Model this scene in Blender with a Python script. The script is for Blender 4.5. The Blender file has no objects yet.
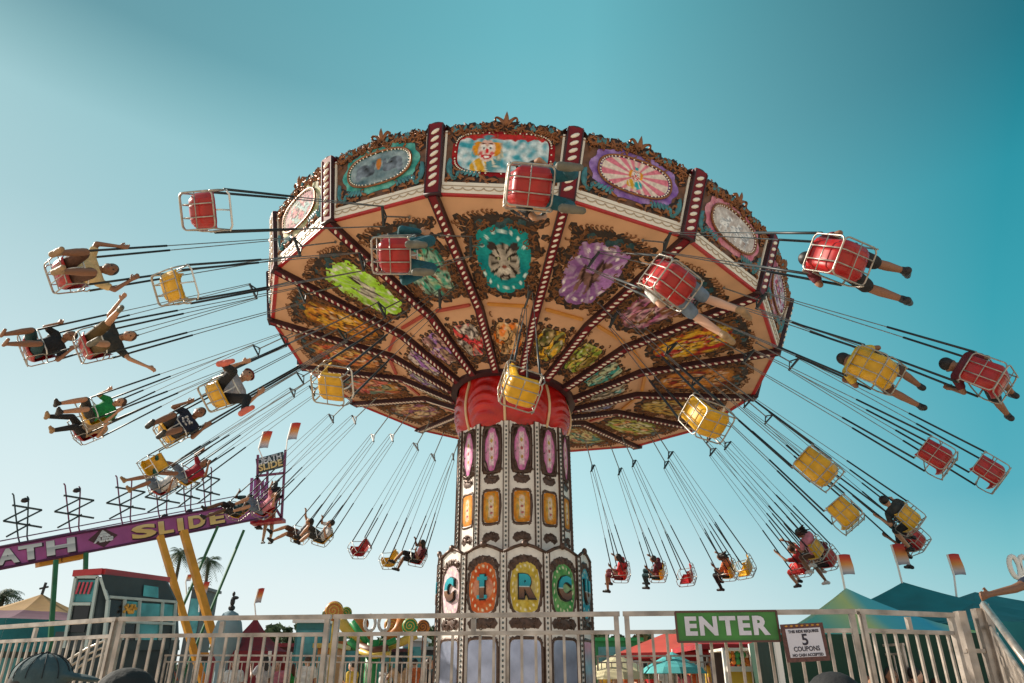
import bpy, bmesh, math, random
from mathutils import Vector, Matrix, noise
sc = bpy.context.scene
COL = sc.collection
R = math.radians
PI = math.pi

# ------------------------------------------------------------------ camera
CX, CY, F = 512.0, 341.5, 710.0
PITCH = R(25.49)
CAMZ = 1.6
cam_d = bpy.data.cameras.new('camera'); cam = bpy.data.objects.new('camera', cam_d); COL.objects.link(cam)
cam.location = (0, 0, CAMZ); cam.rotation_euler = (R(90) + PITCH, 0, 0)
cam_d.sensor_width = 36; cam_d.lens = F / 1024 * 36; cam_d.clip_end = 2000; cam_d.clip_start = 0.05
sc.camera = cam

def ray(u, v):
    a = (u - CX) / F; b = -(v - CY) / F
    return Vector((a, math.cos(PITCH) - b * math.sin(PITCH), math.sin(PITCH) + b * math.cos(PITCH)))
def P(u, v, Y):
    r = ray(u, v); return r * (Y / r.y) + Vector((0, 0, CAMZ))
def PZ(u, v, z):
    r = ray(u, v); return r * ((z - CAMZ) / r.z) + Vector((0, 0, CAMZ))

# ------------------------------------------------------------------ materials
MATS = {}
def mat(name, col, rough=0.5, metal=0.0, var=0.12, scale=6.0, bump=0.0, spec=0.5, coat=0.0, emit=None, sub=None, alpha=None):
    if name in MATS: return MATS[name]
    m = bpy.data.materials.new(name); m.use_nodes = True
    nt = m.node_tree; b = nt.nodes['Principled BSDF']
    b.inputs['Roughness'].default_value = rough; b.inputs['Metallic'].default_value = metal
    b.inputs['Specular IOR Level'].default_value = spec
    b.inputs['Coat Weight'].default_value = coat
    tc = nt.nodes.new('ShaderNodeTexCoord')
    n = nt.nodes.new('ShaderNodeTexNoise'); n.inputs['Scale'].default_value = scale; n.inputs['Detail'].default_value = 5
    nt.links.new(tc.outputs['Object'], n.inputs['Vector'])
    mx = nt.nodes.new('ShaderNodeMix'); mx.data_type = 'RGBA'
    mx.inputs[6].default_value = tuple(max(0, c * (1 - 2.2 * var)) for c in col) + (1,)
    mx.inputs[7].default_value = tuple(min(1, c * (1 + 2.2 * var)) for c in col) + (1,)
    nt.links.new(n.outputs['Fac'], mx.inputs[0]); nt.links.new(mx.outputs[2], b.inputs['Base Color'])
    if bump:
        bp = nt.nodes.new('ShaderNodeBump'); bp.inputs['Strength'].default_value = bump; bp.inputs['Distance'].default_value = 0.02
        nt.links.new(n.outputs['Fac'], bp.inputs['Height']); nt.links.new(bp.outputs[0], b.inputs['Normal'])
    MATS[name] = m
    return m

def vmat(name, rough=0.5, spec=0.4, coat=0.0):
    """painted surface: colours come from the mesh's own colour attribute, worn by noise"""
    if name in MATS: return MATS[name]
    m = bpy.data.materials.new(name); m.use_nodes = True
    nt = m.node_tree; b = nt.nodes['Principled BSDF']
    b.inputs['Roughness'].default_value = rough; b.inputs['Specular IOR Level'].default_value = spec
    b.inputs['Coat Weight'].default_value = coat
    a = nt.nodes.new('ShaderNodeVertexColor'); a.layer_name = 'Col'
    tc = nt.nodes.new('ShaderNodeTexCoord')
    n = nt.nodes.new('ShaderNodeTexNoise'); n.inputs['Scale'].default_value = 14; n.inputs['Detail'].default_value = 6
    nt.links.new(tc.outputs['Object'], n.inputs['Vector'])
    mr = nt.nodes.new('ShaderNodeMapRange'); mr.inputs[1].default_value = 0.3; mr.inputs[2].default_value = 0.7
    mr.inputs[3].default_value = 0.72; mr.inputs[4].default_value = 1.15
    nt.links.new(n.outputs['Fac'], mr.inputs[0])
    mx = nt.nodes.new('ShaderNodeMix'); mx.data_type = 'RGBA'; mx.blend_type = 'MULTIPLY'; mx.inputs[0].default_value = 1
    nt.links.new(a.outputs['Color'], mx.inputs[6]); nt.links.new(mr.outputs[0], mx.inputs[7])
    nt.links.new(mx.outputs[2], b.inputs['Base Color'])
    MATS[name] = m
    return m

def gradmat(name, stops, axis='Z', rough=0.6):
    """dyed cloth / two-tone paint along the object's own axis"""
    if name in MATS: return MATS[name]
    m = bpy.data.materials.new(name); m.use_nodes = True
    nt = m.node_tree; b = nt.nodes['Principled BSDF']; b.inputs['Roughness'].default_value = rough
    tc = nt.nodes.new('ShaderNodeTexCoord'); sp = nt.nodes.new('ShaderNodeSeparateXYZ'); cr = nt.nodes.new('ShaderNodeValToRGB')
    nt.links.new(tc.outputs['Generated'], sp.inputs[0]); nt.links.new(sp.outputs[axis], cr.inputs[0])
    el = cr.color_ramp.elements
    while len(el) < len(stops): el.new(0.5)
    for e, (p, c) in zip(el, stops): e.position = p; e.color = tuple(c) + (1,)
    nt.links.new(cr.outputs[0], b.inputs['Base Color'])
    MATS[name] = m
    return m

# ------------------------------------------------------------------ mesh builder
class MB:
    def __init__(s): s.v = []; s.f = []; s.c = None
    def add(s, vs, fs):
        o = len(s.v); s.v += [tuple(v) for v in vs]; s.f += [tuple(i + o for i in f) for f in fs]
    def box(s, a, b, M=None):
        x0, y0, z0 = a; x1, y1, z1 = b
        vs = [Vector(p) for p in ((x0,y0,z0),(x1,y0,z0),(x1,y1,z0),(x0,y1,z0),(x0,y0,z1),(x1,y0,z1),(x1,y1,z1),(x0,y1,z1))]
        if M: vs = [M @ v for v in vs]
        s.add(vs, [(0,3,2,1),(4,5,6,7),(0,1,5,4),(1,2,6,5),(2,3,7,6),(3,0,4,7)])
    def beam(s, p, q, w, h, up=(0,0,1)):
        p, q = Vector(p), Vector(q); d = (q - p).normalized(); up = Vector(up)
        x = d.cross(up)
        if x.length < 1e-4: x = d.cross(Vector((1,0,0)))
        x.normalize(); y = x.cross(d)
        vs = [c + x * a * w / 2 + y * b * h / 2 for c in (p, q) for a, b in ((-1,-1),(1,-1),(1,1),(-1,1))]
        s.add(vs, [(0,1,2,3),(7,6,5,4),(0,4,5,1),(1,5,6,2),(2,6,7,3),(3,7,4,0)])
    def tube(s, pts, r, n=6, closed=False, r2=None):
        pts = [Vector(p) for p in pts]; N = len(pts)
        if N < 2: return
        vs = []; prev = None
        for i, p in enumerate(pts):
            if closed: t = pts[(i + 1) % N] - pts[i - 1]
            else: t = pts[min(i + 1, N - 1)] - pts[max(i - 1, 0)]
            t.normalize()
            if prev is None:
                a = Vector((0,0,1)) if abs(t.z) < 0.9 else Vector((1,0,0))
                x = t.cross(a).normalized()
            else:
                x = (prev - t * prev.dot(t))
                if x.length < 1e-5: x = t.cross(Vector((0.3,0.5,0.8)))
                x.normalize()
            prev = x; y = t.cross(x)
            rr = r if r2 is None else r + (r2 - r) * i / (N - 1)
            for k in range(n):
                a = 2 * PI * k / n; vs.append(p + x * math.cos(a) * rr + y * math.sin(a) * rr)
        fs = []
        for i in range(N if closed else N - 1):
            j = (i + 1) % N
            for k in range(n): fs.append((i*n + k, i*n + (k+1) % n, j*n + (k+1) % n, j*n + k))
        if not closed: fs += [tuple(range(n))[::-1], tuple((N-1)*n + k for k in range(n))]
        s.add(vs, fs)
    def ell(s, c, rad, nu=8, nv=5, M=None):
        c = Vector(c); vs = [Vector((0,0,-rad[2]))]
        for j in range(1, nv):
            ph = -PI/2 + PI * j / nv
            for i in range(nu):
                a = 2*PI*i/nu; vs.append(Vector((rad[0]*math.cos(ph)*math.cos(a), rad[1]*math.cos(ph)*math.sin(a), rad[2]*math.sin(ph))))
        vs.append(Vector((0,0,rad[2])))
        if M: vs = [M @ v for v in vs]
        vs = [v + c for v in vs]; fs = []
        for i in range(nu): fs.append((0, 1 + (i+1) % nu, 1 + i))
        for j in range(nv - 2):
            for i in range(nu):
                a = 1 + j*nu; b = a + nu
                fs.append((a + i, a + (i+1) % nu, b + (i+1) % nu, b + i))
        a = 1 + (nv-2)*nu
        for i in range(nu): fs.append((a + i, a + (i+1) % nu, len(vs)-1))
        s.add(vs, fs)
    def lathe(s, prof, n=24, c=(0,0,0)):
        vs = [(c[0] + r*math.cos(2*PI*i/n), c[1] + r*math.sin(2*PI*i/n), c[2] + z) for r, z in prof for i in range(n)]
        fs = [(j*n+i, j*n+(i+1) % n, (j+1)*n+(i+1) % n, (j+1)*n+i) for j in range(len(prof)-1) for i in range(n)]
        s.add(vs, fs)
    def poly(s, pts, d=None):
        """polygon given by 3D points, thickened along vector d"""
        pts = [Vector(p) for p in pts]; n = len(pts)
        if d is None: s.add(pts, [tuple(range(n))]); return
        d = Vector(d); s.add(pts + [p + d for p in pts], [tuple(range(n)), tuple(range(2*n-1, n-1, -1))] + [(i, i+n, (i+1) % n + n, (i+1) % n) for i in range(n)])
    def mesh(s, name, m, smooth=False, cols=None):
        me = bpy.data.meshes.new(name); me.from_pydata(s.v, [], s.f)
        bm = bmesh.new(); bm.from_mesh(me); bmesh.ops.recalc_face_normals(bm, faces=bm.faces); bm.to_mesh(me); bm.free()
        if isinstance(m, (list, tuple)):
            for x in m: me.materials.append(x)
        elif m: me.materials.append(m)
        if smooth: me.polygons.foreach_set('use_smooth', [True] * len(me.polygons))
        if cols:
            ca = me.color_attributes.new('Col', 'FLOAT_COLOR', 'POINT')
            ca.data.foreach_set('color', [x for c in cols for x in (c[0], c[1], c[2], 1.0)])
        return me

def ob(name, me, parent=None, M=None):
    o = bpy.data.objects.new(name, me); COL.objects.link(o)
    if M is not None: o.matrix_world = M if parent is None else M
    if parent is not None: o.parent = parent          # children are given in the parent's own space
    return o
def tag(o, label=None, cat=None, group=None, kind=None):
    if label: o['label'] = label
    if cat: o['category'] = cat
    if group: o['group'] = group
    if kind: o['kind'] = kind
    return o
def thing(name, label, cat, M=None, group=None):
    o = bpy.data.objects.new(name, None); COL.objects.link(o); o.empty_display_size = 0.2
    if M is not None: o.matrix_world = M
    return tag(o, label, cat, group)
def frame(o, x, y):
    """matrix with origin o, x axis x, y axis as near to y as can be, z = x cross y"""
    x = Vector(x).normalized(); z = x.cross(Vector(y)).normalized(); y = z.cross(x)
    M = Matrix((x, y, z)).transposed().to_4x4(); M.translation = Vector(o); return M
def T(x, y, z): return Matrix.Translation((x, y, z))
def clump(bm_pts): return bm_pts

# palette ------------------------------------------------------------
gold   = mat('gilded_brown', (0.24,0.09,0.03), 0.38, 0.35, 0.55, 12, spec=0.6)
darkorn= mat('dark_brown_relief', (0.018,0.007,0.004), 0.6, 0, 0.5, 9)
tealorn= mat('teal_relief', (0.05,0.22,0.26), 0.45, 0, 0.4, 9)
peach  = mat('peach_panel', (0.66,0.37,0.21), 0.55, 0, 0.08, 3)
cream  = mat('cream_paint', (0.80,0.74,0.64), 0.5, 0, 0.06, 5)
white  = mat('white_paint', (0.82,0.80,0.76), 0.45, 0, 0.05, 5)
bead_m = mat('bead_cream', (0.9,0.78,0.66), 0.35, 0, 0.1, 5)
maroon = mat('maroon_paint', (0.16,0.008,0.014), 0.45, 0, 0.25, 4, spec=0.25)
maroon_d = mat('dark_maroon_edge', (0.035,0.008,0.012), 0.5, 0, 0.2, 4)
redtrim= mat('red_trim', (0.45,0.02,0.02), 0.4, 0, 0.2, 4)
red_sh = mat('red_fibreglass', (0.38,0.011,0.010), 0.3, 0, 0.25, 7, spec=0.45, coat=0.1)
yel_sh = mat('yellow_fibreglass', (0.74,0.38,0.012), 0.3, 0, 0.2, 7, spec=0.45, coat=0.1)
steel  = mat('worn_galvanised_tube', (0.38,0.345,0.30), 0.35, 0.6, 0.35, 16)
fsteel = mat('weathered_railing_steel', (0.40,0.345,0.30), 0.32, 0.55, 0.42, 7, bump=0.35)
chain_m= mat('steel_chain', (0.20,0.21,0.21), 0.4, 0.6, 0.4, 30)
sleeve_m=mat('black_rubber_sleeve', (0.012,0.02,0.024), 0.5, 0, 0.2, 10)
paint_v= vmat('painted_artwork', 0.72, 0.15, 0.0)
black  = mat('black_paint', (0.012,0.012,0.014), 0.5)

def lerp(a, b, t): return tuple(x + (y - x) * t for x, y in zip(a, b))
def nz(x, y, s=1.0, seed=0.0): return noise.noise(Vector((x * s + seed * 7.3, y * s - seed * 3.1, seed * 1.7)))
def inell(x, y, cx, cy, rx, ry): return ((x-cx)/rx)**2 + ((y-cy)/ry)**2

# =================================================================== paintings (a colour function on [-1,1]^2)
def paint_blur(base, accents, seed):
    fig = [(random.Random(seed + k).uniform(-0.45, 0.45), random.Random(seed + k + 50).uniform(-0.6, 0.6), random.Random(seed + k + 90).uniform(0.12, 0.3), random.Random(seed + k + 70).uniform(0.14, 0.4)) for k in range(6)]
    def fn(x, y):
        wx, wy = x + 0.12 * nz(x, y, 3, seed + 2), y + 0.15 * nz(x, y, 2.3, seed + 9)
        c = lerp(base, accents[0], max(0, min(1, 0.5 + 1.2 * nz(wx, wy, 1.6, seed))))
        for k, a in enumerate(accents[1:]):
            t = nz(wx, wy, 2.6 + k * 1.3, seed + 5.1 * (k + 1))
            if t > 0.08: c = lerp(c, a, min(1, (t - 0.08) * 7))
        for k, (fx, fy, rx, ry) in enumerate(fig):                 # overlapping painted figures with dark contours
            t = inell(wx, wy, fx, fy, rx, ry)
            if t < 1.25: c = (0.03, 0.018, 0.012)
            if t < 1: c = lerp(accents[k % len(accents)], (0.85, 0.60, 0.3), max(0, 0.12 + 0.9 * nz(x, y, 5, k + seed)))
            if t < 0.25 and k % 2: c = lerp(c, accents[(k + 1) % len(accents)], 0.8)
        t2 = nz(x, y, 8, seed + 31)
        if t2 > 0.18: c = lerp(c, (0.03, 0.02, 0.02), min(0.85, (t2 - 0.18) * 6))
        if t2 < -0.42: c = lerp(c, (0.85, 0.8, 0.7), min(0.7, (-0.42 - t2) * 6))
        rr_ = math.hypot(x, y)
        if rr_ > 0.8: c = lerp(c, (0.05, 0.03, 0.02), min(0.7, (rr_ - 0.8) * 2))
        return c
    return fn
def dots(x, y, c, col=(0.75, 0.95, 0.95)):
    a = math.atan2(y, x); r = math.hypot(x, y); q = (a * 9 / PI) % 1 - 0.5
    if 0.8 < r < 0.9 and abs(q) < 0.16: return col
    return c
def paint_tiger(x, y):
    c = lerp((0.0, 0.20, 0.25), (0.02, 0.42, 0.42), 0.5 + 0.9 * nz(x, y, 2.2, 3))
    c = dots(x, y, c)
    t = inell(x, y, 0.02, -0.05, 0.56, 0.55)
    if t < 1.0 + 0.25 * nz(x, y, 6, 8):
        g = 0.5 + 0.35 * nz(x, y, 5, 1)
        c = (g * 0.9, g * 0.82, g * 0.72)
        a = math.atan2(y, x); s = math.sin(a * 11 + 6 * math.hypot(x, y))
        if s > 0.45 and math.hypot(x * 1.1, y) > 0.24: c = (0.03, 0.025, 0.02)
    for sx in (-1, 1):
        if inell(x, y, sx * 0.42, 0.42, 0.15, 0.13) < 1: c = (0.05, 0.04, 0.04)
        if inell(x, y, sx * 0.2, 0.06, 0.1, 0.06) < 1: c = (0.02, 0.02, 0.02)
        if inell(x, y, sx * 0.2, 0.06, 0.05, 0.04) < 1: c = (0.5, 0.55, 0.3)
        if inell(x, y, sx * 0.12, -0.3, 0.13, 0.1) < 1: c = (0.7, 0.66, 0.6)
    if inell(x, y, 0, -0.18, 0.09, 0.06) < 1: c = (0.25, 0.07, 0.05)
    if inell(x, y, 0, -0.46, 0.18, 0.03) < 1: c = (0.04, 0.02, 0.02)
    return c
def paint_horse(base, body, seed):
    """a rearing animal in profile on a glowing ground"""
    def fn(x, y):
        c = lerp(base, tuple(min(1, v * 1.9 + 0.05) for v in base), max(0, 0.55 + 0.9 * nz(x, y, 2, seed)))
        c = dots(x, y, c, (0.9, 0.85, 0.9))
        ray_ = math.sin(math.atan2(y - 0.1, x) * 16)
        if ray_ > 0.5: c = lerp(c, (0.8, 0.8, 0.75), 0.25)
        w = 0.06 * nz(x, y, 5, seed + 3)
        parts = ((0.0, -0.1, 0.3, 0.2), (0.22, 0.14, 0.13, 0.26), (0.33, 0.38, 0.17, 0.1), (-0.22, -0.35, 0.08, 0.26), (0.2, -0.36, 0.07, 0.26), (-0.34, 0.02, 0.08, 0.26), (0.3, -0.1, 0.2, 0.06))
        for px, py, rx, ry in parts:
            if inell(x + w, y + w, px, py, rx, ry) < 1:
                g = 0.75 + 0.6 * nz(x, y, 6, seed + 4); c = tuple(v * g for v in body)
                if math.sin(18 * x + 9 * y + 4 * w) > 0.6: c = tuple(v * 0.25 for v in c)
        if inell(x, y, 0.12, 0.35, 0.07, 0.2) < 1: c = (0.05, 0.03, 0.03)
        return c
    return fn
def paint_clown(bgf, bow=(0.02, 0.35, 0.4), big=1.0):
    def fn(x, y):
        c = bgf(x, y); X = x / big; Y = y / big
        if inell(X, Y, 0.0, -0.55, 0.5, 0.34) < 1:
            c = (0.75, 0.42, 0.04) if X < 0.02 else bow
            if math.sin(20 * X + 8 * Y) > 0.8: c = (0.8, 0.75, 0.6)
        for sx in (-1, 1):
            if inell(X + 0.03 * nz(X, Y, 20, 2), Y, sx * 0.28, 0.1, 0.17, 0.26) < 1: c = (0.75, 0.30, 0.02)
        if inell(X, Y, 0, 0.05, 0.27, 0.42) < 1:
            c = (0.80, 0.62, 0.55)
            if inell(X, Y, 0, 0.32, 0.2, 0.12) < 1: c = (0.72, 0.45, 0.38)
            for sx in (-1, 1):
                if inell(X, Y, sx * 0.11, 0.15, 0.075, 0.11) < 1: c = (0.9, 0.88, 0.84)
                if inell(X, Y, sx * 0.11, 0.13, 0.032, 0.05) < 1: c = (0.02, 0.03, 0.05)
                if inell(X, Y, sx * 0.11, 0.29, 0.07, 0.022) < 1: c = (0.12, 0.03, 0.02)
                if inell(X, Y, sx * 0.18, -0.06, 0.055, 0.07) < 1: c = (0.65, 0.12, 0.12)
            m = inell(X, Y + 0.5 * X * X * 0 - 1.6 * X * X, 0, -0.2, 0.18, 0.085)
            if m < 1: c = (0.55, 0.02, 0.03)
            if m < 0.28: c = (0.9, 0.88, 0.85)
            if inell(X, Y, 0, 0.03, 0.06, 0.08) < 1: c = (0.7, 0.01, 0.02)
        if inell(X, Y, 0.0, 0.52, 0.14, 0.11) < 1: c = bow
        return c
    return fn
def bg_rays(a, b, n=14):
    return lambda x, y: a if math.sin(math.atan2(y, x) * n) > 0 else b
def bg_sky(x, y):
    c = lerp((0.05, 0.35, 0.45), (0.7, 0.8, 0.82), max(0, min(1, 0.5 + 1.5 * nz(x, y, 3, 4))))
    if y > 0.55 + 0.15 * abs(math.sin(x * 5)): c = (0.5, 0.03, 0.03)
    if inell(x, y, 0.6, -0.15, 0.16, 0.4) < 1: c = lerp((0.2, 0.3, 0.25), (0.7, 0.65, 0.5), 0.5 + nz(x, y, 8, 5))
    return c
def paint_elephants(x, y):
    c = lerp((0.10, 0.18, 0.22), (0.35, 0.45, 0.48), 0.5 + nz(x, y, 2.5, 2))
    for sx in (-1, 1):
        for e in ((0.55, 0.05, 0.25, 0.42), (0.33, -0.15, 0.2, 0.3), (0.72, -0.25, 0.1, 0.35), (0.2, 0.2, 0.07, 0.3)):
            if inell(x, y, sx * e[0], e[1], e[2], e[3]) < 1:
                g = 0.16 + 0.16 * nz(x, y, 5, 8) + 0.08 * (x * sx > 0.6); c = (g * 0.8, g * 1.0, g * 1.25)
        if inell(x, y, sx * 0.42, 0.15, 0.03, 0.05) < 1: c = (0.02, 0.02, 0.02)
    if inell(x, y, 0, 0.25, 0.09, 0.4) < 1: c = (0.55, 0.2, 0.04)
    return c
def paint_horses_pink(x, y):
    c = lerp((0.45, 0.38, 0.36), (0.75, 0.72, 0.70), 0.5 + nz(x, y, 3, 6))
    for k in range(3):
        px = -0.5 + 0.5 * k
        for e in ((0, -0.1, 0.22, 0.25), (0.14, 0.25, 0.09, 0.26), (0.2, 0.42, 0.13, 0.1), (-0.12, -0.5, 0.04, 0.3), (0.12, -0.5, 0.04, 0.3)):
            if inell(x + 0.03 * nz(x, y, 9, k), y, px + e[0], e[1], e[2], e[3]) < 1: c = (0.86, 0.86, 0.86) if nz(x, y, 8, k) > -0.1 else (0.4, 0.42, 0.46)
    return c

def disc_grid(fn, shape, nr=16, na=40, dome=0.0):
    """a medallion: polar grid inside shape(angle)->(x,y); coloured by fn on the unit disc"""
    vs = [(0, 0, dome)]; cols = [fn(0, 0)]; fs = []
    for j in range(1, nr + 1):
        t = j / nr
        for i in range(na):
            a = 2 * PI * i / na; sx, sy = shape(a)
            vs.append((sx * t, sy * t, dome * (1 - t * t))); cols.append(fn(sx * t / shape_x(shape), sy * t / shape_y(shape)))
    for i in range(na): fs.append((0, 1 + i, 1 + (i + 1) % na))
    for j in range(nr - 1):
        a = 1 + j * na
        for i in range(na): fs.append((a + i, a + na + i, a + na + (i + 1) % na, a + (i + 1) % na))
    mb = MB(); mb.v = vs; mb.f = fs
    return mb, cols
_sx = {}
def shape_x(sh):
    k = id(sh)
    if k not in _sx: _sx[k] = (max(sh(2*PI*i/90)[0] for i in range(90)), max(sh(2*PI*i/90)[1] for i in range(90)), sh)
    return _sx[k][0]
def shape_y(sh): shape_x(sh); return _sx[id(sh)][1]
def ellipse(rx, ry, k=2.0, wob=0.0, nw=0, taper=0.0):
    def sh(a):
        c, s = math.cos(a), math.sin(a)
        m = 1 + wob * math.cos(nw * a)
        x = rx * math.copysign(abs(c) ** (2 / k), c) * m; y = ry * math.copysign(abs(s) ** (2 / k), s) * m
        return x * (1 + taper * y / ry), y
    return sh

# =================================================================== scroll ornament
def scroll(mb, x, y, ang, L, turn, w, h=0.02, n=14, z=0.0, curl=5.2):
    """half-round ribbon curling into a spiral, tapered"""
    pts = []; a = ang; px, py = x, y
    for i in range(n + 1):
        t = i / n; pts.append((px, py, a, t))
        k = turn * curl * (0.15 + 1.9 * t * t)
        st = L / n * (1.15 - 0.65 * t)
        a += k / n; px += math.cos(a) * st; py += math.sin(a) * st
    vs = []
    for px, py, a, t in pts:
        ww = w * (0.45 + 0.9 * math.sin(PI * min(1, t * 1.25 + 0.12))) * (1 - 0.45 * t)
        nx, ny = -math.sin(a), math.cos(a)
        vs += [(px + nx * ww, py + ny * ww, z), (px, py, z + h), (px - nx * ww, py - ny * ww, z)]
    fs = []
    for i in range(n):
        for k in range(2): fs.append((3*i+k, 3*i+k+1, 3*i+k+4, 3*i+k+3))
    mb.add(vs, fs)
    e = pts[-1]; mb.ell((e[0], e[1], z + h * 0.4), (w * 0.8, w * 0.8, h * 0.7), 6, 4)
def leaf(mb, x, y, ang, L, w, z=0.0, h=0.015):
    vs = []; N = 6
    for i in range(N + 1):
        t = i / N; ww = w * math.sin(PI * t ** 0.8) ; cx, cy = x + math.cos(ang) * L * t, y + math.sin(ang) * L * t
        nx, ny = -math.sin(ang), math.cos(ang)
        vs += [(cx + nx * ww, cy + ny * ww, z), (cx, cy, z + h * math.sin(PI * t)+0.002), (cx - nx * ww, cy - ny * ww, z)]
    mb.add(vs, [(3*i+k, 3*i+k+1, 3*i+k+4, 3*i+k+3) for i in range(N) for k in range(2)])
def blob(mb, x, y, r, z, rnd, ry=None):
    """shallow dark dome with a scalloped edge, the ground of the relief"""
    n = 16; vs = [(x, y, z + 0.012)]; ph = rnd.random() * 6
    for i in range(n):
        a = 2*PI*i/n; rr = r * (1 + 0.13 * math.sin(5 * a + ph))
        vs.append((x + rr*math.cos(a), y + (ry or rr)/r*rr*math.sin(a) if ry else y + rr*math.sin(a), z - 0.004))
    mb.add(vs, [(0, 1+i, 1+(i+1) % n) for i in range(n)])
def ring_scrolls(mg, md, sh, n, L, w, z, rnd, out=0.05):
    for i in range(n):
        a = 2*PI*(i + 0.5) / n; x, y = sh(a); x2, y2 = sh(a + 0.02); tang = math.atan2(y2 - y, x2 - x)
        nx, ny = math.sin(tang), -math.cos(tang)
        s = 1 if i % 2 else -1
        bx, by = x + nx * out * 0.5, y + ny * out * 0.5
        if md is not None: blob(md, bx, by, L * 0.42, z - 0.001 * (i % 5) - 0.004, rnd)
        scroll(mg, bx - math.cos(tang) * L * 0.3 * s, by - math.sin(tang) * L * 0.3 * s, tang if s > 0 else tang + PI, L * (0.85 + 0.3 * rnd.random()), s * -1, w, z=z)
def ring_beads(mb, sh, n, r, z, k=1.0):
    for i in range(n):
        x, y = sh(2*PI*i/n); mb.ell((x * k, y * k, z), (r, r, r * 0.8), 6, 4)
def fill_scrolls(mg, md, test, box, n, L, w, z, rnd):
    done = []
    for _ in range(n * 12):
        if len(done) >= n: break
        x = box[0] + (box[2]-box[0]) * rnd.random(); y = box[1] + (box[3]-box[1]) * rnd.random()
        if not test(x, y) or any((x-a)**2 + (y-b)**2 < (L*0.36)**2 for a, b in done): continue
        done.append((x, y)); a = rnd.random() * 2 * PI
        if md is not None: blob(md, x, y, L * 0.4, z - 0.006 - 0.0008 * (len(done) % 6), rnd)
        scroll(mg, x - math.cos(a) * L * 0.25, y - math.sin(a) * L * 0.25, a, L, rnd.choice((-1, 1)), w, z=z)
        if rnd.random() < 0.12: leaf(mg, x, y, a + 2.2, L * 0.4, w * 1.3, z + 0.003)

# =================================================================== the ride: canopy frame
C0 = Vector((0.1275, 14.6085, 6.5379 + CAMZ))
NN = Vector((0.1060484, 0.07794363, 0.99130143)).normalized()
E1 = Vector((0.9943264, 0, -0.10637201)).normalized()
E2 = NN.cross(E1).normalized()
CAN = Matrix((E1, E2, NN)).transposed().to_4x4(); CAN.translation = C0
NS = 16; TH0 = -1.83739663; DT = 2 * PI / NS
RIM, HF, RT = 5.5, 1.14, 5.84
PROF = [(5.5, 0.0), (2.75, -0.4), (1.34, -1.0)]     # ceiling profile (radius, height) in the canopy frame

ride = thing('swing_ride_tower', 'ornate swing carousel tower with painted canopy, red drapery hub and lettered mirror column', 'swing ride', T(0.03, 14.6, 0))
INV = ride.matrix_world.inverted()
def part(name, me, parent, M):
    """link as child; M is in world space"""
    o = bpy.data.objects.new(name, me); COL.objects.link(o); o.parent = parent
    o.matrix_parent_inverse = Matrix.Identity(4)
    pw = WORLD[parent.name]; WORLD[o.name] = M.copy()
    o.matrix_basis = pw.inverted() @ M
    return o
WORLD = {ride.name: ride.matrix_world.copy()}

def cyl(r, th, z): return CAN @ Vector((r * math.cos(th), r * math.sin(th), z))

# ---- fascia panels ------------------------------------------------------
W0 = 2 * RIM * math.sin(DT / 2)      # 2.146
GAP = 0.13                            # half of the pilaster
def fascia_matrix(i):
    a, b = TH0 + i * DT, TH0 + (i + 1) * DT
    o = (cyl(RIM, a, 0) + cyl(RIM, b, 0)) / 2
    t = (cyl(RT, a, HF) + cyl(RT, b, HF)) / 2
    return frame(o, cyl(RIM, b, 0) - cyl(RIM, a, 0), t - o)
HP = math.hypot(HF, (RT - RIM) * math.cos(DT / 2))
rnd = random.Random(4)
HW = W0 / 2 - GAP
# backing
mb = MB(); n = 24
top = []
for i in range(n + 1):
    x = -HW - 0.02 + (2 * HW + 0.04) * i / n; u = x / HW
    top.append((x * (1 + 0.05), HP * 0.93 + 0.14 * math.cos(u * PI / 2) ** 0.7 * 0.9 + 0.025 * math.sin(i * 2.1) if abs(u) < 1 else HP * 0.93))
outline = [(-HW - 0.02, 0.0)] + [(HW + 0.02, 0.0)] + top[::-1]
mb.poly([(x, y, 0) for x, y in outline], (0, 0, -0.06))
fascia_me = mb.mesh('fascia_panel', mat('fascia_ground', (0.13, 0.055, 0.025), 0.55, 0, 0.5, 8))
# scalloped band
mb = MB(); mb.poly([(-HW, 0.0, 0.01), (HW, 0.0, 0.01), (HW, 0.19, 0.01), (-HW, 0.19, 0.01)], (0, 0, 0.02))
band_me = mb.mesh('scalloped_band', cream)
mb = MB()
for i in range(11):
    x = -HW + 0.09 + (2 * HW - 0.18) * i / 10
    mb.tube([(x + 0.08 * math.cos(a), 0.10 - 0.045 * math.sin(a), 0.032) for a in [PI * k / 8 for k in range(9)]], 0.011, 5)
mb.tube([(-HW, 0.125, 0.032), (HW, 0.125, 0.032)], 0.008, 5)
scal_me = mb.mesh('scallop_moulding', mat('aged_cream_moulding', (0.42, 0.33, 0.24), 0.5))
mb = MB(); mb.box((-HW - .1, -0.035, -0.05), (HW + .1, -0.002, 0.02)); lip_me = mb.mesh('red_lip', redtrim)
mb = MB()
for x in (-HW + 0.012, HW - 0.012): mb.beam((x, 0.19, 0.012), (x * 1.04, HP * 0.93, 0.012), 0.035, 0.03, (0, 0, 1))
edge_me = mb.mesh('edge_strip', cream)
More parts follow.
